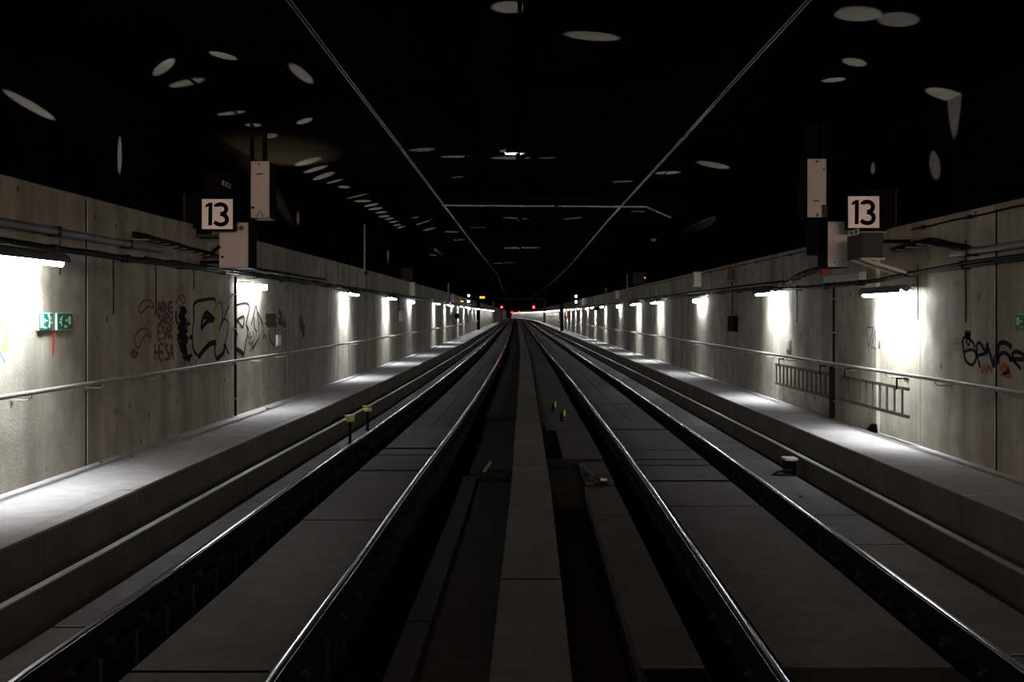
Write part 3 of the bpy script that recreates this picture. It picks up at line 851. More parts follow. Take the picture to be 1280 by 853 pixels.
MB().bar((B.x - .03, 13.6, B.z - .1), (WR + .02, 13.6, B.z - .1), .06, .05).build("bracket", "cabinet_dark", t)
t, A, B = cabinet("display_case", 1075, 238, 1119, 290, 14.5, .35, "black case behind the right number 13 sign with thin pale edge", "cabinet_dark", "cabinet_dark")
MB().bar((B.x, 14.47, A.z + .08), (B.x, 14.47, B.z), .012, .012).build("pale_edge", "cabinet_grey", t)
MB().bar((A.x, 14.47, A.z - .01), (B.x, 14.47, A.z - .01), .025, .025).build("lower_rail", "bracket_pale", t)
MB().bar((B.x - .05, 14.6, A.z - .0), (WR + .05, 14.6, A.z - .05), .05, .05).build("bracket", "cabinet_dark", t)

# small box above the unlit lamp
p = back(1032, 340, 15.2)
tag(MB().cbox(p.x - .06, p.x + .05, 15.2, 15.32, p.z - .04, p.z + .05, .008).build("junction_box", "red_plastic"), "small red junction box under the right pale cabinet", "junction box")

# cabinets lit by the box lamps further down, plates and boxes on the walls
def wallbox(name, px0, py0, px1, py1, side, depth, m, label, cat, lid=True, grp=None):
    a = wallpt(px0, py0, side); b = wallpt(px1, py1, side)
    y0, y1 = min(a.y, b.y), max(a.y, b.y); z0, z1 = min(a.z, b.z), max(a.z, b.z)
    x = wallx(side, (y0 + y1) / 2); xf = x - side * depth
    t = thing(name, (xf, (y0 + y1) / 2, z0), label, cat, grp)
    MB().cbox(min(x, xf), max(x, xf), y0, y1, z0, z1, min(.012, depth * .3)).build("body", m, t)
    if lid:
        g = .12 * (z1 - z0)
        xl = xf - side * .008
        MB().cbox(min(xf, xl), max(xf, xl), y0 + .12 * (y1 - y0), y1 - .12 * (y1 - y0), z0 + g, z1 - g, .003).build("cover", m, t)
    return t
for side, lst in ((-1, (41.6, 66.2, 90.5)), (1, (28.3, 51.4, 75.2))):
    for k, y in enumerate(lst):
        x = wallx(side, y); top = TOPL if side < 0 else TOPR
        t = thing("equipment_cabinet", (x, y, .85), "small pale cabinet over the %s box lamp of the %s wall" % (("nearest free-standing", "middle", "farthest")[k] if False else ("near", "middle", "far")[k], "left" if side < 0 else "right"), "cabinet", "pale cabinets over the box lamps")
        x0, x1 = min(x, x - side * .22), max(x, x - side * .22)
        MB().cbox(x0, x1, y + .35, y + .65, .78, top - .02, .012).build("body", "cabinet_pale", t)
        MB().cbox(x0 + .02, x1 - .02, y + .335, y + .352, .80, top - .04, .004).build("door", "white_box", t)
wallbox("wall_plate", 344.5, 419, 350, 432, -1, .03, "white_box", "small white plate on the left wall beyond the graffiti", "plate")
wallbox("junction_box", 498.5, 389, 502, 402, -1, .12, "white_box", "white junction box on the left wall beyond the fourth lamp", "junction box")
vpipe(497, 370, 389, -1, .02, "black_cable", "short black conduit feeding the white junction box", off=.04)
wallbox("wall_plate", 983, 425, 989, 439, 1, .02, "bracket_pale", "small pale plate above the farther ladder on right wall", "plate")
wallbox("telephone_box", 914, 395, 922.5, 415, 1, .09, "cabinet_dark", "dark wall telephone box on the right wall", "telephone box")
wallbox("notice_board", 561.5, 379, 565.5, 394, -1, .05, "white_box", "white board under a lamp far down the left wall", "board")
wallbox("junction_box", 568.5, 392, 571.5, 398, -1, .15, "cabinet_dark", "small black box far down the left wall beside the white board", "junction box")
wallbox("junction_box", 746, 384, 749, 388, 1, .2, "cabinet_dark", "small black box between two far lamps on right wall", "junction box")
wallbox("notice_board", 708, 387, 710, 396, 1, .05, "paint_orange", "orange notice far down the right wall", "board")
a = wallpt(917, 348, 1)
tag(MB().cbox(a.x - .12, a.x, a.y - .12, a.y + .12, a.z - .05, a.z + .22, .01).build("alarm_box", "paint_red"), "dull red alarm box above the telephone box conduit", "alarm box")

# exit signs
def exit_sign(px0, py0, px1, py1, side, flip, dist, label):
    a = wallpt(px0, py0, side); b = wallpt(px1, py1, side)
    y0, y1 = sorted((a.y, b.y)); z0, z1 = sorted((a.z, b.z))
    x = wallx(side, (y0 + y1) / 2)
    t = thing("exit_sign", (x, (y0 + y1) / 2, z0), label, "sign")
    xf = x - side * .025
    MB().cbox(min(x, xf), max(x, xf), y0, y1, z0, z1, .004).build("plate", "exit_white", t)
    xg = xf - side * .003
    W = y1 - y0; H = z1 - z0
    g = MB().box(min(xf, xg), max(xf, xg), y0 + .03 * W, y1 - .04 * W, z0 + .05 * H, z1 - .03 * H).build("green_field", "exit_green", t)
    o = Vector((xg, y0, z0)); u = Vector((0, 1, 0)); v = Vector((0, 0, 1)); n = Vector((-side, 0, 0))
    if flip: o = Vector((xg, y1, z0)); u = Vector((0, -1, 0))
    sc = lambda pts: [(p[0] * W, (1 - p[1]) * H) for p in pts]
    k = .68 if flip else 1.0
    m = MB()
    if flip: bar = [(.13, .20), (.26, .20), (.26, .68), (.13, .68)]
    else: bar = [(.10, .10), (.30, .10), (.30, .83), (.10, .83)]
    m.poly(sc(bar), o, u, v, n)
    m.poly(sc([(.34, .44), (.42, .28), (.42, .40), (.60, .40), (.60, .48), (.42, .48), (.42, .62)] if not flip else [(.33, .34), (.38, .34), (.52, .43), (.38, .54), (.33, .54)][::-1]), o, u, v, n)
    cx = .68 if not flip else .72
    mn = lambda pts: sc([(cx + p[0] * k, .48 + (p[1] - .48) * k) for p in pts])
    m.stroke(mn([(-.05, .10), (.0, .22), (.03, .34)]), .10 * W * k, o, u, v, n, smooth=False)
    m.stroke(mn([(.02, .18), (.12, .26), (.14, .36)]), .05 * W * k, o, u, v, n)
    m.stroke(mn([(.03, .34), (.05, .50), (.02, .60), (.0, .84)]), .08 * W * k, o, u, v, n)
    m.stroke(mn([(.05, .50), (.12, .56), (.20, .55)]), .08 * W * k, o, u, v, n)
    m.lathe(o + u * (mn([(-.07, .07)])[0][0]) + v * (mn([(-.07, .07)])[0][1]), n, [(.035 * H * k + .006, 0), (.035 * H * k + .006, .002)], 10)
    m.build("pictogram", "exit_white", g)
    # distance figures under the arrow
    cu = bpy.data.curves.new("distance", 'FONT'); cu.body = dist; cu.size = .22 * H; cu.extrude = .0008; cu.align_x = 'CENTER'
    to = bpy.data.objects.new("distance", cu); col.objects.link(to)
    bpy.context.view_layer.update()
    me = bpy.data.meshes.new_from_object(to.evaluated_get(bpy.context.evaluated_depsgraph_get()))
    bpy.data.objects.remove(to)
    me.materials.clear(); me.materials.append(M["exit_white"])
    to = bpy.data.objects.new("distance", me); col.objects.link(to)
    to.parent = g
    R = Matrix((Vector((0, -side * -1.0, 0)) if False else Vector((0, 1 if side < 0 else -1, 0)), Vector((0, 0, 1)), n)).transposed()
    to.rotation_euler = R.to_euler()
    px = (.42 if not flip else .46) * W
    pos = o + u * px + v * (.10 * H if not flip else .14 * H) + n * .0012
    to.location = pos + Vector((0, 0, ZO)) - wloc(g)
    return t
exit_sign(45, 391.5, 64.5, 413, -1, False, "25m", "green exit sign with running figure heading toward the camera")
exit_sign(68, 391.5, 88, 412.5, -1, True, "30m", "green exit sign with small figure, farther of the left pair")
exit_sign(1271.5, 393, 1292, 414, 1, True, "30m", "green exit sign at the right wall's near end")

# ---------------------------------------------------------------- graffiti
def graffiti(label, side, strokes, m, zoom=None, fills=()):
    """strokes: (width in metres, [photo points on the wall])"""
    ox, oy, k = zoom if zoom else (0, 0, 1)
    P = [wallpt(ox + p[0] / k, oy + p[1] / k, side) for w, pts in strokes for p in pts]
    yc = sum(p.y for p in P) / len(P)
    t = thing("graffiti", (wallx(side, yc), yc, min(p.z for p in P)), label, "graffiti")
    for w, pts in strokes:
        W = [wallpt(ox + p[0] / k, oy + p[1] / k, side) for p in pts]
        mb = MB()
        mb.stroke([(q.y, q.z) for q in W], w, Vector((0, 0, 0)), Vector((0, 1, 0)), Vector((0, 0, 1)), Vector((-side, 0, 0)))
        for q in mb.v: q.x += wallx(side, q.y) - side * .0008
        mb.build("stroke", m, t)
    return t
Z7 = (120, 340, 5.3333)
graffiti("thin dark red looped hooks painted on left wall", -1, [
    (.03, [(300, 275), (287, 262), (287, 235), (310, 200), (345, 185), (372, 205), (380, 240), (350, 228), (325, 250), (300, 275)]),
    (.03, [(265, 495), (257, 440), (285, 390), (325, 376), (352, 395), (365, 440), (335, 420), (302, 460), (283, 508), (265, 495)]),
    (.03, [(530, 218), (545, 175), (572, 155), (592, 182), (588, 215)]), (.025, [(548, 180), (570, 188), (585, 215)]),
    (.05, [(230, 555), (250, 530), (278, 545), (255, 568), (240, 545)])], "paint_red", Z7)
sc_ = []
for row, (y0, y1, x0, x1) in enumerate(((205, 268, 408, 512), (282, 350, 408, 512), (362, 448, 412, 510), (485, 585, 388, 520))):
    xx = x0; w = (x1 - x0) / 4
    for c in range(4):
        a, b = xx + .1 * w, xx + .85 * w; ym = (y0 + y1) / 2
        kind = (row * 4 + c) % 5
        if kind == 0: s_ = [[(a, y1), ((a + b) / 2, y0), (b, y1)], [(a, ym + 8), (b, ym + 8)]]
        elif kind == 1: s_ = [[(a, y1), (a, y0), (b, y0 + 12), (a, ym)], [(a, ym), (b, y1)]]
        elif kind == 2: s_ = [[(a, y0), (a, y1)], [(a, ym), (b, ym)], [(b, y0), (b, y1)]]
        elif kind == 3: s_ = [[(b, y0), (a, y0), (a, y1), (b, y1)], [(a, ym), (b, ym)]]
        else: s_ = [[(b, y0 + 8), (a, y0 + 5), (b, ym + 10), (b, y1 - 6), (a, y1)]]
        sc_ += [(.045, q) for q in s_]
        xx += w
graffiti("dark red scrawled lettering in rows on left wall", -1, sc_, "paint_red", Z7)
graffiti("dense black tag between red scrawl and outlined letters", -1, [
    (.10, [(560, 250), (600, 260), (555, 300), (600, 330), (548, 370), (605, 390), (550, 430), (610, 450), (560, 500), (600, 540), (590, 590)]),
    (.08, [(575, 250), (580, 330), (570, 400), (590, 480), (605, 560), (625, 590)]), (.05, [(533, 260), (533, 320), (545, 350)]),
    (.05, [(600, 360), (625, 340)]), (.05, [(545, 410), (548, 460), (575, 510), (580, 580)]), (.05, [(605, 570), (640, 555)])], "paint_black", Z7)
graffiti("big black outlined graffiti letters across the left wall pipe", -1, [
    (.05, [(652, 335), (650, 260), (655, 212), (700, 190), (785, 180), (792, 205)]), (.07, [(700, 378), (712, 310), (738, 272), (788, 320), (745, 330), (700, 378)]),
    (.07, [(720, 300), (770, 315)]), (.06, [(622, 440), (645, 425)]), (.05, [(640, 440), (650, 520), (685, 568)]), (.09, [(685, 568), (715, 525), (758, 482), (800, 470)]),
    (.05, [(800, 470), (790, 530), (803, 582)]), (.08, [(803, 582), (845, 545), (862, 482)]), (.04, [(862, 482), (872, 520), (888, 548)]),
    (.03, [(800, 240), (820, 195), (842, 245), (835, 340), (818, 395)]), (.03, [(832, 360), (860, 290), (885, 228)]), (.03, [(850, 310), (880, 340), (875, 420), (850, 500)]),
    (.03, [(655, 330), (648, 345), (640, 420)]),
    (.035, [(925, 228), (965, 212), (1005, 210), (1022, 240), (1006, 320), (1000, 350), (1014, 390), (998, 470), (985, 552)]),
    (.08, [(985, 552), (955, 525), (920, 512)]), (.035, [(940, 318), (985, 298), (978, 368), (940, 318)]), (.03, [(918, 380), (945, 420)]),
    (.03, [(1035, 352), (1050, 290), (1066, 228), (1078, 300), (1086, 425), (1060, 480), (1045, 520)]), (.03, [(1078, 270), (1112, 350)]),
    (.03, [(1052, 300), (1056, 370), (1072, 400)])], "paint_black", Z7)
graffiti("loose grey scribble right of the left wall pipe", -1, [
    (.03, [(1030, 400), (1012, 440), (1040, 430), (1015, 480), (1045, 470), (1020, 530)]), (.03, [(1045, 400), (1050, 450), (1030, 490), (1055, 500)])], "paint_grey", Z7)
graffiti("faded dark graffiti blot below the white wall plate's level", -1, [
    (.12, [(1128, 300), (1200, 300), (1130, 345), (1205, 350)]), (.05, [(1110, 390), (1112, 440), (1128, 420), (1135, 460)]), (.06, [(1160, 370), (1155, 430), (1185, 490), (1195, 440), (1190, 380)]),
    (.12, [(1215, 262), (1240, 300), (1215, 330), (1265, 350)])], "paint_grey", Z7)
graffiti("faint dark blot on left wall beyond the white plate", -1, [(.25, [(378, 400), (376, 406), (380, 412), (377, 418)])], "paint_grey")
graffiti("faded yellow smear inside the outlined graffiti", -1, [(.24, [(808, 210), (812, 260), (800, 330), (805, 380), (795, 420)])], "paint_yellow", Z7)
Z8 = (1160, 380, 10.667)
graffiti("pale yellow letter B beside the black lettering", 1, [(.022, [(362, 450), (356, 530), (355, 615), (400, 618), (432, 605), (440, 570), (402, 538), (372, 532), (400, 528), (425, 500), (405, 452), (362, 450)])], "paint_yellow", Z8)
graffiti("large black scrawled lettering on right wall by the rail", 1, [
    (.04, [(458, 480), (475, 620), (500, 740), (545, 800), (600, 808), (640, 740), (640, 655), (590, 612), (530, 622), (485, 640)]),
    (.035, [(468, 475), (500, 440), (562, 470), (610, 530), (628, 585)]), (.025, [(510, 490), (540, 560), (565, 500)]),
    (.04, [(655, 700), (652, 600), (660, 535), (695, 518), (740, 590), (790, 650)]), (.04, [(650, 690), (715, 678), (785, 650)]), (.035, [(660, 700), (680, 780), (695, 850)]),
    (.045, [(800, 515), (782, 660)]), (.045, [(785, 535), (820, 640), (850, 740), (880, 850)]), (.03, [(880, 690), (890, 850)]),
    (.055, [(1115, 592), (1080, 545), (1005, 515), (950, 540), (932, 640), (928, 745), (950, 790)]), (.045, [(930, 750), (962, 680), (1020, 652), (1080, 690), (1095, 740)]),
    (.05, [(1085, 745), (1180, 738), (1290, 742)]), (.045, [(1132, 750), (1130, 670), (1165, 638), (1230, 652), (1290, 695)]), (.04, [(1135, 750), (1190, 810), (1240, 870)]),
    (.03, [(920, 430), (915, 520), (930, 600)])], "paint_black", Z8)
graffiti("grey smudge above the black lettering", 1, [(.05, [(490, 382), (570, 385)]), (.06, [(500, 400), (560, 410), (500, 430), (560, 450), (510, 465)])], "paint_grey", Z8)
graffiti("orange scribble under the black lettering", 1, [(.045, [(1228, 466), (1230, 459), (1233, 466), (1236, 458), (1240, 466)]), (.06, [(1250, 462), (1256, 458), (1262, 463), (1253, 467), (1264, 470)])], "paint_orange")
graffiti("two thin violet triangles on right wall beside the bright pool", 1, [
    (.02, [(1083, 409), (1087.5, 409.5), (1092, 410)]), (.02, [(1092, 410), (1089, 422), (1086, 434)]), (.02, [(1086, 434), (1084.5, 421), (1083, 409)]),
    (.02, [(1089, 434), (1092, 423), (1094, 412)]), (.02, [(1094, 412), (1095, 424), (1096, 436)]), (.02, [(1096, 436), (1092.5, 435), (1089, 434)])], "paint_violet")
graffiti("red paint drip between the two green exit signs", -1, [([.05, .06, .05, .04, .02], [(66.3, 404), (66.3, 415), (66.2, 428), (65.6, 446)])], "paint_drip")
graffiti("yellow and green paint stroke at the left wall's near end", -1, [(.07, [(-4, 404), (5, 403), (9, 415), (7, 432), (2, 436), (-4, 428)])], "paint_bright_yellow")
graffiti("pale blue paint stroke under the yellow one", -1, [(.03, [(-2, 432), (2, 442), (7, 452)])], "paint_blue")

# ---------------------------------------------------------------- ladders on the right wall
def ladder(px0, px1, zt, zb, n, label):
    a = wallpt(px0, 470, 1); b = wallpt(px1, 470, 1)
    y0, y1 = sorted((a.y, b.y)); x = min(wallx(1, y0), wallx(1, y1)) - .075
    t = thing("ladder", (x, (y0 + y1) / 2, zb), label, "ladder")
    MB().bar((x, y0, zt), (x, y1, zt), .028, .045).build("stile", "ladder_steel", t)
    MB().bar((x, y0, zb), (x, y1, zb), .028, .045).build("stile", "ladder_steel", t)
    for i in range(n):
        y = y0 + .22 + (y1 - y0 - .30) * i / (n - 1)
        MB().tube([(x, y, zb), (x, y, zt)], .017, 8).build("rung", "ladder_steel", t)
    for f in (.13, .9):
        y = y0 + (y1 - y0) * f
        m = MB().bar((wallx(1, y), y, zt + .12), (x - .02, y, zt + .12), .02, .02)
        m.bar((x - .02, y, zt + .13), (x - .02, y, zt - .03), .02, .02)
        m.bar((wallx(1, y), y + .12, zt + .12), (wallx(1, y), y - .05, zt + .12), .015, .02)
        m.build("hook", "rail_rust", t)
    return t
ladder(1056, 1148, -1.01, -1.38, 10, "steel ladder hung sideways under the nearest right lamp")
ladder(974, 1042.5, -1.02, -1.40, 13, "steel ladder hung sideways beyond the dark right wall pipe")
# broken concrete hollow at the step
a = wallpt(1094, 540, 1)
tag(MB().add(*(lambda q: (q, [(0, 1, 2, 3, 4), (5, 9, 8, 7, 6)] + [(i, (i + 1) % 5, 5 + (i + 1) % 5, 5 + i) for i in range(5)]))([(a.x - .05, a.y - .15, WALK), (a.x - .02, a.y - .17, WALK), (a.x + .0, a.y + .25, WALK), (a.x - .03, a.y + .3, WALK), (a.x - .06, a.y + .1, WALK), (a.x - .03, a.y - .08, WALK + .09), (a.x - .01, a.y - .1, WALK + .12), (a.x + .0, a.y + .16, WALK + .11), (a.x - .02, a.y + .2, WALK + .06), (a.x - .04, a.y + .08, WALK + .08)])).build("rubble", "cabinet_dark"), "dark lump at the foot of the right wall under the ladder", "debris")

# ---------------------------------------------------------------- things beside the tracks
def bollard(px, py, y, label, m="insulator_yellow"):
    p = back(px, py, y)
    t = thing("cable_terminal", (p.x, y, -2.265), label, "terminal")
    b = MB().lathe((p.x, y, -2.265), (0, 0, 1), [(.05, 0), (.05, .02), (.028, .025), (.025, p.z + 2.265 - .10)], 12); b.smooth = True
    b.build("post", "cabinet_dark", t)
    h = MB().lathe((p.x, y, p.z - .11), (0, 0, 1), [(.065, 0), (.085, .03), (.08, .07), (.055, .09), (.095, .095), (.095, .115), (.03, .12)], 14); h.smooth = True
    h.build("cap", m, t)
    MB().tube([(p.x, y - .03, -2.25), (p.x + .05, y - .12, -2.24), (p.x + .14, y - .16, -2.24), (p.x + .17, y - .06, -2.24)], .012, 6).build("cable", "black_cable", t)
    return t
bollard(437.5, 519.5, 17.3, "yellow capped cable terminal by left trough, nearer one")
bollard(459.5, 507.5, 19.3, "yellow capped cable terminal by left trough, farther one")
t = thing("cable_box", (3.83, 14.1, -2.26), "small dark cable box with pale lid by right trough", "box")
p = back(987, 574, 14.1)
MB().cbox(p.x - .07, p.x + .08, 14.02, 14.22, -2.265, p.z - .01, .01).build("body", "cabinet_dark", t)
MB().cbox(p.x - .085, p.x + .095, 14.0, 14.24, p.z - .012, p.z + .02, .006).build("lid", "pale_pipe", t)
q = back(980, 597, 14.0)
MB().tube([(p.x, 14.0, -2.20), (p.x - .10, 13.95, -2.19), (p.x - .22, 13.95, -2.22), (p.x - .30, 13.9, -2.25), (p.x - .12, 13.85, -2.25), (p.x + .08, 13.86, -2.25)], .014, 6).build("cable", "black_cable", t)
# median posts with yellow tags and the cable machine
for (px, py, y, l) in ((691, 507, 23.5, "thin post with yellow tag beside the median kerb, farther one"), (702, 518, 21.3, "thin post with yellow tag beside the median kerb, nearer one")):
    p = back(px, py, y)
    t = thing("tag_post", (p.x, y, -2.30), l, "post")
    b = MB().lathe((p.x, y, -2.31), (0, 0, 1), [(.06, 0), (.06, .02), (.03, .03), (.03, p.z + 2.31), (.02, p.z + 2.33)], 10); b.smooth = True
    b.build("post", "cabinet_dark", t)
    MB().box(p.x + .045, p.x + .085, y - .01, y + .005, p.z - .04, p.z + .09).build("yellow_tag", "tag_yellow", t)
    MB().bar((p.x, y, p.z - .0), (p.x + .07, y, p.z - .0), .012, .012).build("arm", "cabinet_dark", t)
for (px, py, y, l) in ((649, 446, 56, "small dark post on the median kerb's left, far down"), (669, 447, 56, "small dark post with yellow tag right of the median kerb, far down")):
    p = back(px, py, y)
    t = thing("tag_post", (p.x, y, -2.30), l, "post")
    MB().lathe((p.x, y, -2.42), (0, 0, 1), [(.07, 0), (.07, .02), (.05, .03), (.05, p.z + 2.42)], 8).build("post", "cabinet_dark", t)
    MB().box(p.x + .03, p.x + .10, y - .07, y - .055, p.z - .02, p.z + .09).build("yellow_tag", "tag_yellow", t)
t = thing("cable_cover", (.62, 14.2, -2.75), "dark corrugated cable cover with an added shade block beside the median kerb", "cable cover")
m = MB()
for i in range(12):
    y = 13.6 + i * .14
    m.box(.46, .90, y, y + .10, -2.46 + .004 * (i % 2), -2.42)
m.build("ribs", "block_concrete", t)
MB().box(.42, 1.36, 15.42, 15.87, -2.75, -2.312).box(.45, .92, 13.5, 15.5, -2.75, -2.36).build("body", "block_concrete", t)  # wide box added dark, in place of shade on the slab face behind
tag(MB().box(.50, .80, 19.4, 19.66, -2.75, -2.303).build("shade_block", "pit_floor"), "added black block for the shade beside the median kerb under the tag posts", "shade block")  # black box added to stand for shade on the slab's front face
p = back(736, 597, 13.0)
t = thing("cable_coil", (p.x, 13.0, -2.30), "loose black cable coil on the slabs right of median kerb", "cable")
MB().tube([(.95 + .0, 14.9, -2.27), (1.02, 14.3, -2.27), (1.06, 13.8, -2.26), (1.14, 13.5, -2.25), (1.22, 13.35, -2.24), (1.18, 13.2, -2.26), (1.06, 13.3, -2.27), (1.0, 13.7, -2.27)], .022, 8).build("loop", "black_cable", t)
MB().tube([(1.12, 13.40, -2.23), (1.20, 13.36, -2.23)], .018, 8).build("connector", "pale_pipe", t)
t = thing("lever_box", (-.62, 15.6, -2.5), "dark point machine beside the median kerb on the left", "machine")
MB().cbox(-.62, -.1, 14.95, 15.5, -2.5, -2.42, .02).build("body", "block_concrete", t)
MB().bar((-.52, 15.2, -2.42), (-.42, 15.45, -2.30), .03, .03).build("lever", "grey_conduit", t)
# loose debris on the plinth and walkway
def crumbs(spots, label):
    for (x, y, z, r) in spots:
        m = MB()
        vs = []
        for k in range(6):
            t_ = k / 6 * 6.283; vs.append((x + r * math.cos(t_) * random.uniform(.7, 1.2), y + 1.4 * r * math.sin(t_) * random.uniform(.7, 1.2), z))
        n = len(vs); vs += [(v[0] * .5 + x * .5, v[1] * .5 + y * .5, z + r * .7) for v in vs]
        m.add(vs, [tuple(reversed(range(n))), tuple(range(n, 2 * n))] + [(i, (i + 1) % n, n + (i + 1) % n, n + i) for i in range(n)])
        tag(m.build("pebble", "kerb_concrete"), label, "pebble", label)
crumbs([(-4.95 + sL(12) + .1, 12.2, WALK, .02), (-4.9, 11.7, WALK, .025), (-4.6, 18.3, WALK, .03)], "loose pebble at the foot of the left wall")
crumbs([(3.5, 12.3, -2.265, .03), (3.3, 16.1, -2.265, .03), (3.62, 20.6, -2.265, .03)], "loose stone on the right concrete plinth")

# ---------------------------------------------------------------- overhead: contact wires, supports, ceiling cables
def wire(pts, r, label, nm="contact_wire", drops=True, m="wire_copper"):
    t = thing(nm, (pts[0][0], pts[0][1], pts[0][2]), label, "wire")
    full = []
    for a, b in zip(pts, pts[1:]):
        n = max(1, int((b[1] - a[1]) / 6))
        full += [tuple(a[j] + (b[j] - a[j]) * i / n for j in range(3)) for i in range(n)]
    full.append(pts[-1])
    MB().tube(full, r, 6).build("strand", m, t)
    if drops:
        MB().tube([(p[0] + .03, p[1], p[2] + .0) for p in full], r, 6).build("strand", m, t)
        for p in full[2:16:2]:
            MB().tube([(p[0] + .02, p[1], p[2]), (p[0] + .02, p[1], CEIL)], .012, 6).build("hanger", "cabinet_dark", t)
            MB().cbox(p[0] - .03, p[0] + .07, p[1] - .05, p[1] + .05, p[2] - .005, p[2] + .05, .008).build("clamp", "cabinet_dark", t)
    return t
ZC = 2.35
wire([(-1.70, 0, ZC), (-1.73, 7.4, ZC), (-1.67, 14.1, ZC), (-1.60, 23, ZC), (-1.45, 40, ZC), (-1.2, 62, ZC), (-1.5, 95, ZC), (-1.6, 200, ZC), (-1.9, 400, ZC)], .006, "twin contact wire hanging over the left track")
wire([(2.15, 0, ZC), (2.17, 9.4, ZC), (2.2, 13.2, ZC), (2.26, 24.9, ZC), (2.55, 50, ZC), (2.6, 70, ZC), (2.2, 120, ZC), (2.3, 200, ZC), (2.2, 400, ZC)], .006, "twin contact wire hanging over the right track")
for x, r, l in ((.02, .022, "thick dark cable along the ceiling's middle"), (-.95, .016, "dark ceiling cable left of the middle, outer one"), (-.72, .016, "dark ceiling cable left of the middle, inner one")):
    t = thing("ceiling_cable", (x, 2, CEIL - .05), l, "cable")
    MB().tube([(x, 0, CEIL - .04), (x, 30, CEIL - .04), (x + .1, 60, CEIL - .04)], r, 6).build("sheath", "ceiling_black", t)
    y = 4.0
    while y < 40:
        MB().box(x - r - .01, x + r + .01, y - .02, y + .02, CEIL - .06, CEIL).build("clip", "cabinet_dark", t); y += 2.4
# hanging support with arm toward the right wire
t = thing("catenary_support", (0.0, 18.0, CEIL), "dark hanging overhead line support with arm and strut", "support")
MB().cbox(-.22, .16, 17.85, 18.15, CEIL - .05, CEIL, .01).build("ceiling_plate", "cabinet_dark", t)
MB().tube([(0, 18, CEIL - .05), (0.02, 18, 2.06)], .035, 8).build("post", "ceiling_black", t)
MB().tube([(0.02, 18, 2.12), (.9, 18, 2.10), (1.75, 18, 2.08)], .022, 8).build("arm", "cabinet_dark", t)
MB().tube([(.85, 18, 2.10), (.60, 18, 1.85), (.3, 18, 1.78), (.05, 18, 1.76)], .018, 6).build("strut", "cabinet_dark", t)
MB().lathe((1.75, 18, 2.05), (0, 0, 1), [(.03, 0), (.06, .02), (.03, .04), (.06, .06), (.03, .08), (.06, .10), (.03, .12)], 10).build("insulator", "cabinet_dark", t)
# pale pipe crossing under the ceiling
t = thing("crossing_pipe", (.8, 25.6, 2.76), "pale thin pipe crossing the tunnel under the ceiling", "pipe")
MB().tube([(-1.95, 25.6, 2.79), (0, 25.6, 2.775), (3.3, 25.6, 2.755), (3.95, 25.6, 2.47)], .022, 8).build("pipe", "pale_pipe", t)
for x in (-1.4, .2, 1.8, 3.1):
    MB().tube([(x, 25.6, 2.76), (x, 25.6, CEIL)], .008, 6).build("hanger", "cabinet_dark", t)
# pale vertical conduits on the left upper wall with red lamp housings
def upper_pipe(px, y0, y1, side, r, label, red=True):
    a = on_upper(px, y0, side); b = on_upper(px, y1, side)
    x = (wallx(side, a.y)) - side * .02
    y = x * F / (px - VX)
    za, zb = (VY - y0) * y / F, (VY - y1) * y / F
    t = thing("conduit", (x, y, zb), label, "conduit")
    MB().tube([(x, y, za), (x, y, (za + zb) / 2), (x, y, zb)], r, 8).build("pipe", "pale_pipe", t)
    if red:
        MB().lathe((x - side * .06, y - .02, zb - .05), (0, 0, 1), [(.05, 0), (.07, .03), (.07, .10), (.05, .13)], 12).build("red_cap", "red_plastic", t)
upper_pipe(455.5, 281, 342, -1, .028, "pale vertical conduit with a red cap above the left wall")
upper_pipe(560.5, 354, 369, -1, .05, "thin pale conduit above the left wall, far down", False)
upper_pipe(757.5, 360, 370, 1, .04, "thin pale conduit above the right wall, far down", False)
upper_pipe(784, 343, 364, 1, .03, "thin pale conduit above the right wall nearer the camera", False)
p = back(507, 343, 40.5)
t = thing("signal_case", (p.x, 40.5, p.z - .4), "dark case with small red lamp above left wall", "case")
MB().cbox(p.x - .28, p.x + .26, 40.5, 40.9, TOPL + .005, p.z + .25, .02).build("body", "cabinet_grey", t)
MB().lathe((p.x + .25, 40.49, p.z - .10), (0, -1, 0), [(.05, 0), (.05, .03), (.02, .05)], 10).build("lens", "red_plastic", t)
p = back(800, 348, 42)
t = thing("signal_case", (p.x, 42, p.z - .4), "dark case with small amber lamp above right wall", "case")
MB().cbox(p.x - .25, p.x + .26, 42, 42.4, TOPR + .005, p.z + .25, .02).build("body", "cabinet_grey", t)
MB().lathe((p.x + .2, 41.99, p.z + .02), (0, -1, 0), [(.03, 0), (.03, .02), (.015, .03)], 8).build("lens", "amber_glow", t)

# ---------------------------------------------------------------- far signals, portal
def signal(px, pys, y, r, m, label, post=None):
    p = back(px, pys[0], y); q = back(px, pys[-1], y)
    t = thing("signal", (p.x, y, q.z - .5), label, "signal")
    MB().cbox(p.x - r * 2.0, p.x + r * 2.0, y + .02, y + .25, q.z - r * 2.2, p.z + r * 2.2, .03).build("head", "cabinet_dark", t)
    for py in pys:
        c = back(px, py, y)
        l = MB().lathe((c.x, y + .02, c.z), (0, -1, 0), [(r, 0), (r, .03), (r * .75, .06), (r * .3, .075)], 14); l.smooth = True
        l.build("lens", m, t)
        MB().lathe((c.x, y + .02, c.z), (0, -1, 0), [(r * 1.25, 0), (r * 1.25, .01)], 14).build("bezel", "cabinet_dark", t)
    zb = back(px, post, y).z if post else None
    if post: MB().bar((p.x, y + .15, zb), (p.x, y + .15, q.z - r * 2), .12, .12).build("post", "cabinet_dark", t)
    else: MB().bar((p.x, y + .15, p.z + r * 2), (p.x, y + .15, CEIL), .08, .08).build("hanger", "cabinet_dark", t)
    return t
signal(627.2, (384.2,), 185, .20, "red_glow", "red signal light ahead over the left track", 405)
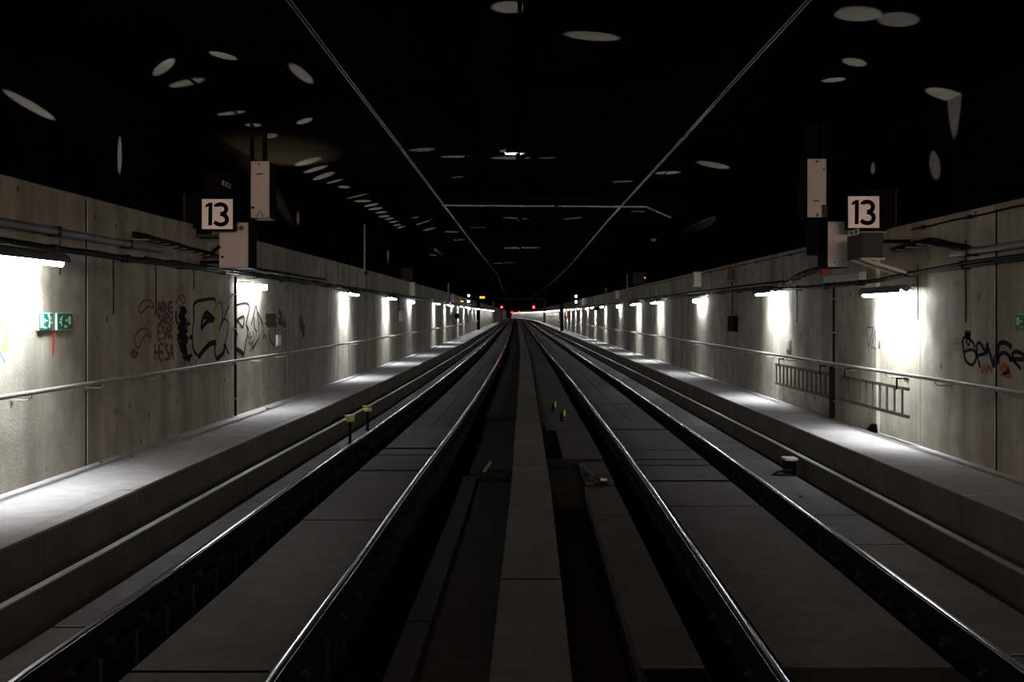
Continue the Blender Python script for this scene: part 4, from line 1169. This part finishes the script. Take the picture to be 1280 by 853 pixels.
signal(667.2, (384.2,), 185, .22, "red_glow", "red signal light ahead over the right track")
signal(640, (390.7,), 330, .22, "red_glow", "farthest small red signal light, left one")
signal(649, (390.7,), 330, .22, "red_glow", "farthest small red signal light, right one")
signal(585.7, (369.6, 377.0), 88, .085, "white_glow", "pair of white signal lights one above the other, left side")
signal(720, (370.6, 377.6), 82, .085, "white_glow", "pair of white signal lights one above the other, right side")
p = back(602.7, 372, 112)
t = thing("lit_board", (p.x, 112, p.z - .2), "small glowing amber board high on the left", "sign")
MB().cbox(p.x - .36, p.x + .36, 112.02, 112.2, p.z - .2, p.z + .2, .02).build("case", "cabinet_dark", t)
MB().cbox(p.x - .28, p.x + .28, 111.98, 112.03, p.z - .11, p.z + .11, .01).build("display", "amber_glow", t)
MB().bar((p.x, 112.1, p.z + .2), (p.x, 112.1, CEIL), .08, .08).build("hanger", "cabinet_dark", t)
# yellow lamp that tints the top of the left wall
x = wallx(-1, 77) + .14
t = thing("yellow_lamp", (x, 78, .95), "small yellow lamp tinting the far left wall top", "lamp")
MB().cbox(x - .1, x + .05, 76.5, 79.0, .88, .93, .01).build("bracket", "lamp_housing", t)
MB().tube([(x, 76.6, .96), (x, 78.9, .96)], .03, 8).build("tube", "yellow_glow", t)
# dark posts by the far walls
for px, y, side, l in ((598, 110, -1, "dark upright post beside the far left wall"), (702.5, 100, 1, "dark upright post beside the far right wall")):
    x = (px - VX) * y / F
    tag(MB().cbox(x - .16, x + .16, y, y + .4, WALK, 1.6, .02).build("post", "cabinet_dark"), l, "post")
# portal frame where the left wall ends
pt = thing("portal_frame", (-4.4, 188, WALK), "pale concrete portal frame far ahead over the tracks", "portal")
MB().cbox(-5.3, -4.35, 188, 189, WALK, 2.3, .05).build("pillar", "wall_concrete", pt)
MB().add(*(lambda pr: ([(x, y, z) for y in (188, 189) for x, z in pr], [tuple(range(len(pr))), tuple(reversed(range(len(pr), 2 * len(pr))))] + [(i, (i + 1) % len(pr), len(pr) + (i + 1) % len(pr), len(pr) + i) for i in range(len(pr))]))(
    [(-5.3, 2.2), (-4.4, 2.2), (-3.9, 2.55), (-2.5, 2.75), (5.3, 2.75), (5.3, CEIL), (-5.3, CEIL)])).build("lintel", "median_concrete", pt)
MB().cbox(4.9, 5.4, 188, 189, WALK, 2.75, .05).build("pillar", "median_concrete", pt)
x = back(636, 394, 290)
tag(MB().box(x.x - .3, x.x + .3, 290, 290.1, x.z - .35, x.z + .35).box(x.x - .05, x.x + .05, 290.02, 290.08, WALK - 1, x.z - .3).build("sign_board", "exit_green"), "tiny green board far ahead beside the left track", "sign")

scene.cycles.use_denoising = True
scene.cycles.max_bounces = 6
scene.cycles.diffuse_bounces = 4
scene.cycles.sample_clamp_indirect = 4.0
